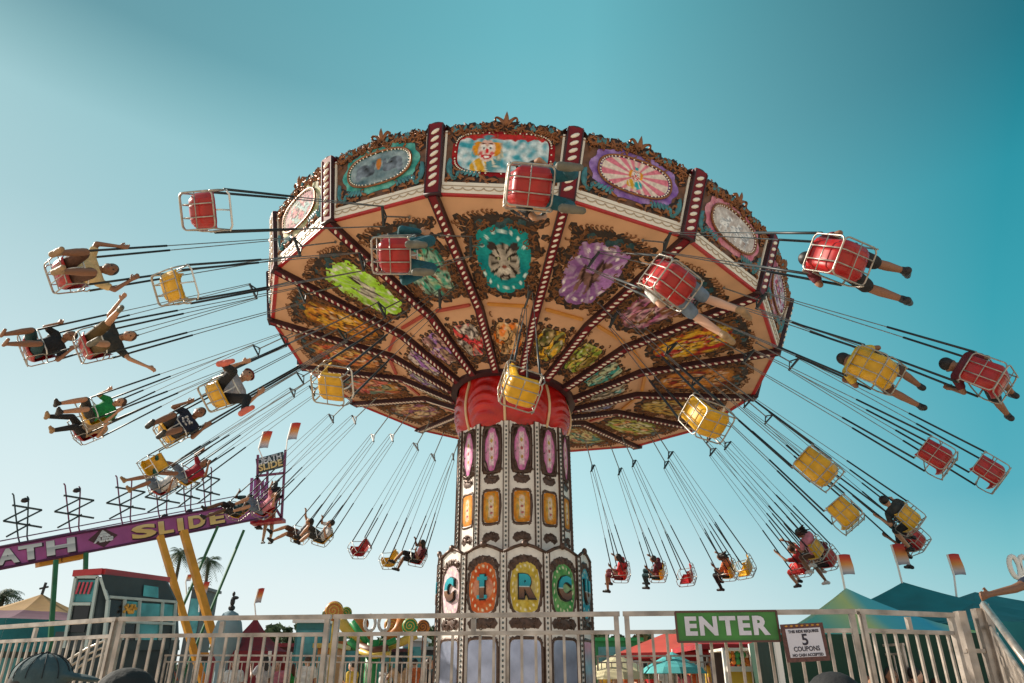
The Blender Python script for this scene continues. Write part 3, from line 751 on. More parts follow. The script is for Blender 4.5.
# lower base
HL = ZB - 1.0
def ly(v): return zcol(v, 13.12) - 1.0
m_ = MB(); m_.poly([(-hwL, 0, 0), (hwL, 0, 0), (hwL, HL, 0), (0, ZP - 1.0, 0), (-hwL, HL, 0)], (0, 0, -0.05)); lo_me = m_.mesh('base_panel', colw)
m_ = MB()
for s in (-1, 1): m_.tube([(s * hwL, HL, 0.01), (s * hwL * 0.5, HL + (ZP - 1 - HL) * 0.6, 0.01), (0, ZP - 1.0, 0.01)], 0.03, 6)
m_.ell((0, ZP - 1.0, 0.02), (0.07, 0.07, 0.05))
lsh = ellipse(0.26, 0.44, 2.8, 0.03, 8, 0.0); lc = ly(587)
frame_relief(m_, ellipse(0.265, 0.45, 2.8), 0, lc, 0.06, 54, 0.004)
for k in range(9):
    a = PI * (k + 0.5) / 9; blob(m_, 0.24 * math.cos(a), lc + 0.33 + 0.16 * math.sin(a), 0.075, 0.008 + 0.0006 * k, rnd); scroll(m_, 0.2 * math.cos(a), lc + 0.33 + 0.12 * math.sin(a), a, 0.16, 1 if k % 2 else -1, 0.015, z=0.018)
for k in range(7):
    x = -0.2 + 0.066 * k; blob(m_, x, ly(623), 0.085, 0.008 + 0.0006 * k, rnd); scroll(m_, x, ly(623), k * 1.3, 0.18, 1, 0.014, z=0.018)
frame_relief(m_, ellipse(0.27, 0.40, 8), 0, ly(638) - 0.42, 0.055, 54, 0.004)
lo_fr = m_.mesh('bronze_relief', frm, True)
mirror_m = mat('hazy_mirror_glass', (0.40, 0.44, 0.58), 0.22, 0.45, 0.3, 3)
m_ = MB(); m_.poly([(x, y, 0.006) for x, y in [(ellipse(0.265, 0.395, 8)(2*PI*i/40)) for i in range(40)]], (0, 0, 0.004)); mir_me = m_.mesh('mirror_panel', mirror_m)
LET = ['R', 'C', 'U', 'S', 'C', 'I', 'R', 'C', 'U', 'S', 'C', 'I']
LCOL = [((0.55, 0.38, 0.04), (0.7, 0.55, 0.12)), ((0.05, 0.28, 0.08), (0.2, 0.45, 0.15)), ((0.02, 0.3, 0.4), (0.1, 0.5, 0.6)), ((0.4, 0.1, 0.35), (0.6, 0.3, 0.5)), ((0.65, 0.45, 0.5), (0.75, 0.6, 0.65)), ((0.6, 0.08, 0.02), (0.7, 0.2, 0.06))]
let_m = gradmat('letter_two_tone', [(0.0, (0.10, 0.04, 0.02)), (0.42, (0.22, 0.10, 0.04)), (0.46, (0.55, 0.7, 0.7)), (0.5, (0.0, 0.26, 0.34)), (1.0, (0.01, 0.38, 0.46))], 'Y', 0.35)
let_b = mat('letter_dark_outline', (0.02, 0.015, 0.012), 0.5)
def text_mesh(txt, size, m, depth=0.01, off=0.0, name='lettering', sx=1.0, shear=0.0, sp_=1.0):
    cu = bpy.data.curves.new(name, 'FONT'); cu.body = txt; cu.size = size; cu.extrude = depth; cu.offset = off
    cu.space_character = sp_; cu.align_x = 'CENTER'; cu.align_y = 'CENTER'; cu.shear = shear; cu.resolution_u = 3
    o = bpy.data.objects.new('tmp', cu); COL.objects.link(o); dg = bpy.context.evaluated_depsgraph_get(); dg.update()
    me = bpy.data.meshes.new_from_object(o.evaluated_get(dg)); bpy.data.objects.remove(o); bpy.data.curves.remove(cu)
    for v in me.vertices: v.co.x *= sx
    me.materials.clear(); me.materials.append(m); me.name = name
    return me
pl = post_mesh(1.0, ZB, RL, 0.05)
def letter_ground(c1, c2, seed):
    def fn(x, y):
        c = lerp(c1, c2, max(0, min(1, 0.5 + nz(x, y, 3, seed))))
        if inell(x, y, 0, 0, 0.72, 0.48) < 1: c = lerp(c, (0.8, 0.75, 0.6), 0.25)
        return dots(x, y, c, (0.9, 0.85, 0.6))
    return fn
tm = {}
for ch in 'CIRUS': tm[ch] = (text_mesh(ch, 0.50, let_m, 0.02, 0.030, 'letter', 0.82), text_mesh(ch, 0.51, let_b, 0.012, 0.05, 'letter_outline', 0.82))
# slab serifs of the I
for k in range(12):
    M = face_m(k, RL, 1.0); p = part('base_panel', lo_me, ride, M)
    part('bronze_relief', lo_fr, p, M); part('mirror_panel', mir_me, p, M @ T(0, ly(638) - 0.42, 0))
    c1, c2 = LCOL[k % 6] if k % 6 < 6 else LCOL[0]
    part('letter_medallion', cmed(letter_ground(c1, c2, k), lsh, 'letter_medallion'), p, M @ T(0, lc, 0.008))
    ch = LET[k]; Ml = M @ T(0, lc, 0.045)
    part('letter', tm[ch][0], p, Ml); part('letter_outline', tm[ch][1], p, Ml @ T(0, -0.008, -0.014))
    if ch == 'I':
        q_ = MB()
        for yy in (-0.155, 0.155): q_.box((-0.095, yy - 0.03, -0.01), (0.095, yy + 0.03, 0.018))
        part('serif', q_.mesh('serif', mat('teal_serif', (0.01, 0.34, 0.42), 0.4)), p, Ml)
    a = R(278 + 30 * k + 15); Mp = frame(AX + Vector((RL * math.cos(a), RL * math.sin(a), 1.0)), (-math.sin(a), math.cos(a), 0), (0, 0, 1))
    q = part('corner_post', pl[0], ride, Mp); part('bulb_strip', pl[1], q, Mp); part('dark_edging', pl[2], q, Mp)
m_ = MB(); m_.lathe([(RU * 0.9, ZB - 0.4), (RU * 0.9, ZU1 + 0.1)], 24, tuple(AX)); m_.lathe([(RL * 0.96, ZB - 0.03), (RU * 0.9, ZB + 0.0)], 24, tuple(AX)); part('core', m_.mesh('core', frm), ride, Matrix.Identity(4))
# =================================================================== swing seats
def shell_mesh(m):
    prof = [(0.25, -0.045), (0.235, -0.065), (0.18, -0.085), (0.08, -0.10), (-0.04, -0.105), (-0.13, -0.095), (-0.19, -0.05), (-0.215, 0.03), (-0.23, 0.14), (-0.245, 0.25), (-0.262, 0.33), (-0.285, 0.365)]
    nX = 36; mb = MB(); n = len(prof)
    def pt(i, j, off):
        y, z = prof[i]; y0, z0 = prof[max(i-1, 0)]; y1, z1 = prof[min(i+1, n-1)]
        ty, tz = y1 - y0, z1 - z0; L = math.hypot(ty, tz); ny, nzv = tz / L, -ty / L     # towards the sitter
        s = 2 * j / nX - 1; x = 0.231 * s * (1 - 0.10 * (i / (n-1)) ** 3 * s * s)
        g_ = min(abs(abs(s) - 0.36), abs(abs(s) - 0.78)); c = 0.085 * abs(s) ** 5 + (0.010 * max(0.0, 1 - g_ / 0.07)) + off
        return (x, y + ny * c, z + nzv * c)
    for off in (0, 0.016):
        for i in range(n):
            for j in range(nX + 1): mb.v.append(pt(i, j, off))
    W = nX + 1; S = n * W
    for i in range(n - 1):
        for j in range(nX):
            a = i*W + j; mb.f.append((a, a+1, a+W+1, a+W)); mb.f.append((S+a, S+a+W, S+a+W+1, S+a+1))
    rim = [i*W for i in range(n)] + [(n-1)*W + j for j in range(1, nX+1)] + [i*W + nX for i in range(n-2, -1, -1)] + [j for j in range(nX-1, 0, -1)]
    for k in range(len(rim)):
        a, b = rim[k], rim[(k+1) % len(rim)]; mb.f.append((a, b, S+b, S+a))
    return mb.mesh('seat_shell', m, True)
def rrect(x0, x1, y0, y1, r, fn, n=5):
    pts = []
    for cx, cy, a0 in ((x1-r, y1-r, 0), (x0+r, y1-r, 90), (x0+r, y0+r, 180), (x1-r, y0+r, 270)):
        for k in range(n + 1):
            a = R(a0 + 90 * k / n); pts.append(fn(cx + r * math.cos(a), cy + r * math.sin(a)))
    return pts
TR = 0.0115
m_ = MB()
m_.tube(rrect(-0.24, 0.24, -0.255, 0.27, 0.07, lambda x, y: (x, y, -0.128 + 0.02 * (y > 0.2))), TR, 7, True)
m_.tube(rrect(-0.238, 0.238, -0.12, 0.37, 0.07, lambda x, z: (x, -0.262 - 0.10 * z, z)), TR, 7, True)
under_me = m_.mesh('cage_frame', steel, True)
m_ = MB()
for x in (-0.085, 0.085):
    m_.tube([(x, 0.265, -0.125), (x, -0.20, -0.14), (x, -0.255, -0.09), (x, -0.28, 0.15), (x, -0.30, 0.37)], 0.009, 6)
m_.tube([(-0.238, 0.0, -0.137), (0.238, 0.0, -0.137)], 0.008, 5); m_.tube([(-0.238, -0.28, 0.14), (0.238, -0.28, 0.14)], 0.008, 5)
bars_me = m_.mesh('cage_bars', steel, True)
m_ = MB()
for s in (-1, 1):
    m_.tube([(s*0.238, 0.25, -0.13), (s*0.25, 0.285, -0.02), (s*0.258, 0.27, 0.13), (s*0.26, 0.2, 0.185), (s*0.26, -0.1, 0.2), (s*0.252, -0.25, 0.21), (s*0.238, -0.285, 0.15)], TR, 7)
    m_.tube([(s*0.238, -0.297, 0.33), (s*0.26, -0.27, 0.375), (s*0.26, -0.18, 0.38)], TR, 7)
arm_me = m_.mesh('armrest_tubes', steel, True)
m_ = MB()
m_.tube([(-0.27, 0.22, 0.2), (-0.2, 0.255, 0.215), (0.2, 0.255, 0.215), (0.27, 0.22, 0.2)], 0.014, 7); m_.tube([(0, 0.25, 0.21), (0, 0.27, 0.05), (0, 0.22, -0.06)], 0.012, 6)
bar_safe = m_.mesh('safety_bar', mat('pale_safety_bar', (0.75, 0.74, 0.7), 0.35, 0.2, 0.08, 10), True)
SHELL = {'r': shell_mesh(red_sh), 'y': shell_mesh(yel_sh)}
RING = {'A': (2.9, 8.7, 5.1), 'B': (3.0, 7.8, 4.35), 'C': (3.7, 6.25, 3.4)}
def ceil_z(r):
    for (a, za), (b, zb_) in zip(PROF, PROF[1:]):
        if b <= r <= a: return za + (zb_ - za) * (a - r) / (a - b)
    return PROF[-1][1]
CI = CAN.inverted()
def solve(u, v, ring):
    d0, r0, ra = RING[ring]; rr = ray(u, v); o = Vector((0, 0, CAMZ)); best = None
    for k in range(-12, 13):
        d = d0 + 0.05 * k; n3 = NN; c = C0 - NN * d
        t = (c - o).dot(n3) / rr.dot(n3)
        if t <= 0: continue
        w = CI @ (o + rr * t); r_ = math.hypot(w.x, w.y); th = math.atan2(w.y, w.x)
        cost = abs(r_ - r0) + 1.2 * abs(d - d0)
        if best is None or cost < best[0]: best = (cost, r_, th, -d)
    return best[1:]
def seat_matrix(u, v, ring, twist=0.0):
    r_, th, z = solve(u, v, ring); ra = RING[ring][2]
    att = CAN @ Vector((ra * math.cos(th), ra * math.sin(th), ceil_z(ra) - 0.02)); pos = CAN @ Vector((r_ * math.cos(th), r_ * math.sin(th), z))
    up = (att - pos).normalized(); fwd = CAN.to_3x3() @ Vector((-math.sin(th), math.cos(th), 0))
    x = fwd.cross(up).normalized(); y = up.cross(x)
    M = Matrix((x, y, up)).transposed().to_4x4(); M = M @ Matrix.Rotation(twist, 4, 'Z'); M.translation = pos - up * 0.08
    return M, (att - M.translation).length
CH_ATT = [(-0.272, 0.2, 0.19), (0.272, 0.2, 0.19), (-0.272, -0.2, 0.38), (0.272, -0.2, 0.38)]
SS = 0.83
CH_ATT = [tuple(c * SS for c in a) for a in CH_ATT]
def make_seat(u, v, ring, colour, label, twist=0.0):
    M, L = seat_matrix(u, v, ring, twist)
    t = thing('chair_swing', label, 'swing seat', M, 'chair swings hung from the canopy')
    for nm, me in (('seat_shell', SHELL[colour]), ('cage_frame', under_me), ('cage_bars', bars_me), ('armrest_tubes', arm_me), ('safety_bar', bar_safe)): ob(nm, me, t).scale = (SS, SS, SS)
    zs = L - 0.85                                            # spreader height above the seat
    m = MB(); m.tube([(0, 0, zs + 0.05), (0, 0, L)], 0.014, 5); m.ell((0, 0, L), (0.03, 0.03, 0.02), 6, 4); ob('hanger_rod', m.mesh('hanger_rod', chain_m), t)
    m = MB(); m.beam((-0.17, 0, zs), (0.17, 0, zs), 0.035, 0.035); m.beam((-0.15, 0, zs), (0, 0, zs + 0.10), 0.02, 0.02); m.beam((0.15, 0, zs), (0, 0, zs + 0.10), 0.02, 0.02)
    ob('spreader_bar', m.mesh('spreader_bar', sleeve_m), t)
    for a in CH_ATT:
        a = Vector(a); b = Vector((math.copysign(0.155, a.x), 0.03 if a.y > 0 else -0.03, zs))
        k = a.lerp(b, 1.25 / (b - a).length)
        m = MB(); m.tube([k, b], 0.0075, 4); ch = ob('chain', m.mesh('chain', chain_m), t)
        m = MB(); m.tube([a, k], 0.016, 6); ob('sleeve', m.mesh('sleeve', sleeve_m, True), ch)
    return M

# =================================================================== people
SKIN = {'pale': (0.62, 0.36, 0.25), 'tan': (0.45, 0.23, 0.13), 'brown': (0.24, 0.11, 0.06), 'dark': (0.11, 0.05, 0.03)}
skin_m = {k: mat('skin_' + k, c, 0.5, 0, 0.06, 8) for k, c in SKIN.items()}
def cloth(name, col, rough=0.85): return mat('cloth_' + name, col, rough, 0, 0.28, 11, bump=0.9)
def caps(mb, p, r1, q, r2, n=10):
    p, q = Vector(p), Vector(q); mb.tube([p, p.lerp(q, 0.5), q], r1, n, r2=r2); mb.ell(p, (r1, r1, r1), n, 7); mb.ell(q, (r2, r2, r2), n, 7)
def fuse(mb, name, m, vox, smooth=6):
    """one continuous surface from overlapping volumes"""
    me = mb.mesh(name, m); o = bpy.data.objects.new('tmp', me); COL.objects.link(o)
    a = o.modifiers.new('r', 'REMESH'); a.mode = 'VOXEL'; a.voxel_size = vox
    b = o.modifiers.new('s', 'SMOOTH'); b.factor = 0.5; b.iterations = smooth
    dg = bpy.context.evaluated_depsgraph_get(); dg.update()
    r_ = bpy.data.meshes.new_from_object(o.evaluated_get(dg)); bpy.data.objects.remove(o)
    r_.name = name; r_.polygons.foreach_set('use_smooth', [True] * len(r_.polygons))
    r_.materials.clear(); r_.materials.append(m)
    return r_
BASE = dict(pelvis=(0, -0.07, 0.02), chest=(0, -0.13, 0.30), neck=(0, -0.12, 0.45), head=(0, -0.08, 0.58),
            shl=(-0.175, -0.13, 0.40), shr=(0.175, -0.13, 0.40), ell=(-0.27, 0.0, 0.24), elr=(0.27, 0.0, 0.24), hal=(-0.25, 0.10, 0.42), har=(0.25, 0.10, 0.42),
            hil=(-0.09, -0.04, 0.0), hir=(0.09, -0.04, 0.0), knl=(-0.13, 0.40, 0.03), knr=(0.13, 0.40, 0.03), anl=(-0.14, 0.72, -0.22), anr=(0.14, 0.74, -0.18))
def mirror(p): return (-p[0], p[1], p[2])
def pose(**k):
    d = dict(BASE); d.update(k); return d
LEGS = {
 'near':  dict(knl=(-0.15, 0.36, 0.04), knr=(0.15, 0.36, 0.04), anl=(-0.16, 0.33, -0.36), anr=(0.17, 0.30, -0.37)),
 'out':   dict(knl=(-0.14, 0.41, 0.04), knr=(0.14, 0.41, 0.06), anl=(-0.17, 0.78, -0.12), anr=(0.17, 0.80, -0.02)),
 'down':  dict(knl=(-0.11, 0.38, 0.0), knr=(0.11, 0.39, 0.02), anl=(-0.12, 0.46, -0.40), anr=(0.12, 0.52, -0.37)),
 'splay': dict(knl=(-0.24, 0.36, 0.06), knr=(0.24, 0.36, 0.06), anl=(-0.34, 0.62, -0.20), anr=(0.36, 0.66, -0.14)),
 'kick':  dict(knl=(-0.16, 0.40, 0.10), knr=(0.16, 0.33, 0.22), anl=(-0.16, 0.66, -0.14), anr=(0.26, 0.62, 0.42)),
 'mid':   dict(knl=(-0.12, 0.40, 0.03), knr=(0.12, 0.40, 0.04), anl=(-0.13, 0.66, -0.30), anr=(0.13, 0.70, -0.26)),
 'tuck':  dict(knl=(-0.16, 0.38, 0.10), knr=(0.16, 0.38, 0.10), anl=(-0.12, 0.52, -0.26), anr=(0.12, 0.54, -0.26))}
ARMS = {
 'hold':  dict(ell=(-0.30, 0.0, 0.26), elr=(0.30, 0.0, 0.26), hal=(-0.262, 0.12, 0.47), har=(0.262, 0.12, 0.47)),
 'high':  dict(ell=(-0.33, 0.0, 0.50), elr=(0.33, 0.0, 0.50), hal=(-0.25, 0.13, 0.72), har=(0.25, 0.13, 0.72)),
 'wave':  dict(ell=(-0.40, 0.05, 0.44), elr=(0.42, 0.0, 0.46), hal=(-0.62, 0.14, 0.62), har=(0.60, 0.06, 0.66)),
 'lap':   dict(ell=(-0.24, 0.02, 0.19), elr=(0.24, 0.02, 0.19), hal=(-0.11, 0.20, 0.25), har=(0.11, 0.20, 0.25)),
 'one':   dict(ell=(-0.30, 0.0, 0.26), elr=(0.36, 0.02, 0.44), hal=(-0.262, 0.12, 0.47), har=(0.44, 0.10, 0.70))}
STAND = dict(pelvis=(0, 0, 0.93), chest=(0, 0, 1.22), neck=(0, 0, 1.42), head=(0, 0.03, 1.57), shl=(-0.18, 0, 1.38), shr=(0.18, 0, 1.38), ell=(-0.23, -0.03, 1.10), elr=(0.23, -0.03, 1.10),
             hal=(-0.22, 0.10, 0.88), har=(0.22, 0.10, 0.88), hil=(-0.09, 0, 0.9), hir=(0.09, 0, 0.9), knl=(-0.10, 0.03, 0.50), knr=(0.10, -0.02, 0.50), anl=(-0.10, 0.02, 0.09), anr=(0.10, -0.05, 0.09))
def hand(mb, elb, h, side, curl=0.6):
    elb, h = Vector(elb), Vector(h); d = (h - elb).normalized()
    x = d.cross(Vector((0, 1, 0.2)))
    if x.length < 0.1: x = d.cross(Vector((1, 0, 0)))
    x.normalize(); n_ = x.cross(d).normalized() * (-1 if side < 0 else 1)
    palm = h + d * 0.05; caps(mb, h, 0.026, palm, 0.03, 8)
    mb.ell(palm, (0.033, 0.033, 0.033), 8, 6)
    for k, L in enumerate((0.062, 0.072, 0.066, 0.052)):
        b0 = palm + x * (k - 1.5) * 0.021 + d * 0.022; b1 = b0 + (d * (1 - 0.35 * curl) + n_ * 0.5 * curl).normalized() * L * 0.55; b2 = b1 + (d * (1 - curl) + n_ * curl).normalized() * L * 0.55
        caps(mb, b0, 0.0105, b1, 0.0095, 6); caps(mb, b1, 0.0095, b2, 0.008, 6)
    t0 = h + d * 0.02 - x * 0.03; t1 = t0 + (d * 0.6 - x * 0.8 + n_ * 0.3).normalized() * 0.035; t2 = t1 + (d + n_ * 0.4).normalized() * 0.03
    caps(mb, t0, 0.013, t1, 0.011, 6); caps(mb, t1, 0.011, t2, 0.009, 6)
def foot_dir(kn, an):
    kn, an = Vector(kn), Vector(an); d = (an - kn).normalized(); f = Vector((0, 1, 0.15)) - d * Vector((0, 1, 0.15)).dot(d) * 0.75
    return f.normalized()
def build_person(J, M, label, skin, shirt, legs, shoe, hair, group=None, sleeve='short', shorts=True, hairstyle='short', vox=0.012, cap=None, name='person', only=None):
    J = {k: Vector(v) for k, v in J.items()}
    b = MB(); pv, chs, nk, hd = J['pelvis'], J['chest'], J['neck'], J['head']
    up = (hd - nk).normalized()
    b.ell(hd, (0.078, 0.097, 0.112), 16, 12); b.ell(hd + Vector((0, 0.03, -0.065)), (0.054, 0.058, 0.05), 10, 8)
    b.ell(hd + Vector((0, 0.10, -0.02)), (0.014, 0.022, 0.024), 8, 6); b.ell(hd + Vector((0, 0.085, 0.012)), (0.05, 0.018, 0.012), 8, 6)
    b.ell(hd + Vector((0, 0.09, -0.062)), (0.026, 0.012, 0.009), 8, 6)
    for s in (-1, 1): b.ell(hd + Vector((s * 0.08, 0.0, -0.01)), (0.012, 0.02, 0.032), 6, 6)
    caps(b, nk - up * 0.05, 0.056, hd - up * 0.07, 0.05)
    fw = Vector((0, 1, 0))
    tors = MB()
    for mbt, e in ((b, 0.0), (tors, 0.018)):
        mbt.ell(pv + Vector((0, 0, 0.03)), (0.155 + e, 0.115 + e, 0.115 + e), 14, 10); mbt.ell(pv.lerp(chs, 0.5), (0.135 + e, 0.10 + e, 0.15 + e), 14, 10); mbt.ell(chs, (0.155 + e, 0.112 + e, 0.15 + e), 14, 10)
        caps(mbt, J['shl'] + Vector((0.02, 0, 0)), 0.062 + e, J['shr'] - Vector((0.02, 0, 0)), 0.062 + e)
    trs = MB(); trs.ell(pv + Vector((0, 0, 0.0)), (0.168, 0.13, 0.115), 14, 10); sh = MB()
    for s, sd in (('l', -1), ('r', 1)):
        S, E_, H = J['sh' + s], J['el' + s], J['ha' + s]
        caps(b, S, 0.05, E_, 0.037); caps(b, E_, 0.037, H, 0.024); hand(b, E_, H, sd)
        if sleeve == 'short': caps(tors, S, 0.068, S.lerp(E_, 0.6), 0.058)
        elif sleeve == 'long': caps(tors, S, 0.066, E_, 0.052); caps(tors, E_, 0.052, E_.lerp(H, 0.93), 0.038)
        K, A = J['kn' + s], J['an' + s]; hp = J['hi' + s]
        caps(b, hp, 0.078, K, 0.053); caps(b, K, 0.052, K.lerp(A, 0.35), 0.055); caps(b, K.lerp(A, 0.35), 0.055, A, 0.034)
        f = foot_dir(K, A); d = (A - K).normalized()
        heel = A + d * 0.045 - f * 0.045; toe = A + d * 0.055 + f * 0.15
        caps(b, heel, 0.03, toe, 0.028)
        if shorts: caps(trs, hp, 0.098, hp.lerp(K, 0.88), 0.082)
        else: caps(trs, hp, 0.092, K, 0.068); caps(trs, K, 0.067, A - d * 0.02, 0.048)
        caps(sh, heel, 0.045, A + d * 0.03 + f * 0.06, 0.047); caps(sh, A + d * 0.045 + f * 0.05, 0.043, toe, 0.036); caps(sh, A - d * 0.02, 0.043, A + d * 0.03, 0.043)
        b_ = 0.0
    if sleeve != 'none': pass
    body = fuse(b, 'body', None, vox, 3)
    body.materials.clear(); body.materials.append(skin_m[skin])
    dk = mat('eye_and_brow', (0.02, 0.012, 0.01), 0.4); body.materials.append(dk); lip = mat('lip_' + skin, tuple(c * v for c, v in zip(SKIN[skin], (0.9, 0.5, 0.5))), 0.45); body.materials.append(lip)
    eyes = [hd + Vector((s * 0.03, 0.088, 0.0)) for s in (-1, 1)]; mo = hd + Vector((0, 0.1, -0.062))
    for p in body.polygons:
        c = p.center
        if abs(c.z - hd.z) < 0.12 and c.y > hd.y + 0.03:
            if min((c - e).length for e in eyes) < 0.014: p.material_index = 1
            elif (Vector(((c.x - mo.x) * 0.45, c.y - mo.y, (c.z - mo.z) * 1.4))).length < 0.016: p.material_index = 2
    o = bpy.data.objects.new(name, body); COL.objects.link(o); o.matrix_world = M; tag(o, label, 'person', group)
    ob('shirt', fuse(tors, 'shirt', shirt, vox * 1.1, 3), o)
    ob('shorts' if shorts else 'trousers', fuse(trs, 'trousers', legs, vox * 1.1, 3), o)
    if shoe is not None: ob('shoes', fuse(sh, 'shoes', shoe, vox, 2), o)
    h = MB()
    if hairstyle != 'none':
        h.ell(hd + Vector((0, -0.022, 0.03)), (0.088, 0.098, 0.10), 14, 10)
        if hairstyle == 'long':
            caps(h, hd + Vector((0, -0.06, 0.0)), 0.075, hd + Vector((0, -0.12, -0.20)), 0.055); caps(h, hd + Vector((-0.06, -0.03, 0)), 0.04, hd + Vector((-0.08, -0.08, -0.16)), 0.03); caps(h, hd + Vector((0.06, -0.03, 0)), 0.04, hd + Vector((0.08, -0.08, -0.16)), 0.03)
        if hairstyle == 'blown':
            for k in range(9):
                a = k * 0.7; caps(h, hd + Vector((0.04 * math.cos(a), -0.05, 0.04 + 0.03 * math.sin(a))), 0.045, hd + Vector((0.10 * math.cos(a), -0.2 - 0.05 * (k % 3), 0.06 + 0.12 * math.sin(a))), 0.012)
        ob('hair', fuse(h, 'hair', hair, vox, 2), o)
    if cap is not None:
        c = MB(); c.ell(hd + Vector((0, -0.012, 0.05)), (0.092, 0.105, 0.088), 16, 10)
        c.ell(hd + Vector((0, 0.115, 0.055)), (0.07, 0.085, 0.013), 12, 6, Matrix.Rotation(-0.15, 3, 'X')); ob('cap', fuse(c, 'cap', cap, vox * 0.8, 2), o)
    return o

K_ = dict(black=cloth('black', (0.013, 0.013, 0.015)), navy=cloth('navy', (0.012, 0.02, 0.045)), teal=cloth('teal_denim', (0.012, 0.09, 0.12)), cream=cloth('cream', (0.62, 0.45, 0.22)), charcoal=cloth('charcoal', (0.035, 0.036, 0.034)),
          green=cloth('green', (0.01, 0.24, 0.06)), tan=cloth('tan', (0.42, 0.28, 0.17)), grey=cloth('heather_grey', (0.33, 0.33, 0.36)), crimson=cloth('crimson', (0.32, 0.015, 0.035)), denim=cloth('pale_denim', (0.13, 0.18, 0.25)),
          olive=cloth('olive', (0.11, 0.07, 0.025)), dteal=cloth('dark_teal', (0.008, 0.045, 0.055)), white=cloth('white', (0.7, 0.68, 0.64)), orange=cloth('orange', (0.6, 0.14, 0.04)), pink=cloth('pink', (0.6, 0.2, 0.25)), brown=cloth('brown', (0.09, 0.04, 0.025)),
          maroon=cloth('maroon', (0.12, 0.012, 0.02)), yellow=cloth('yellow', (0.6, 0.4, 0.05)), red=cloth('red', (0.45, 0.02, 0.02)))
S_ = dict(black=cloth('black_shoe', (0.012, 0.012, 0.014), 0.5), tan=cloth('tan_shoe', (0.30, 0.19, 0.10), 0.6), teal=cloth('teal_shoe', (0.01, 0.10, 0.10), 0.5), red=cloth('coral_sole', (0.6, 0.13, 0.09), 0.5), white=cloth('white_shoe', (0.65, 0.63, 0.6), 0.5), olive=cloth('olive_sole', (0.13, 0.12, 0.09), 0.6))
hair_b = mat('black_hair', (0.012, 0.009, 0.008), 0.55); hair_br = mat('brown_hair', (0.06, 0.025, 0.012), 0.55)

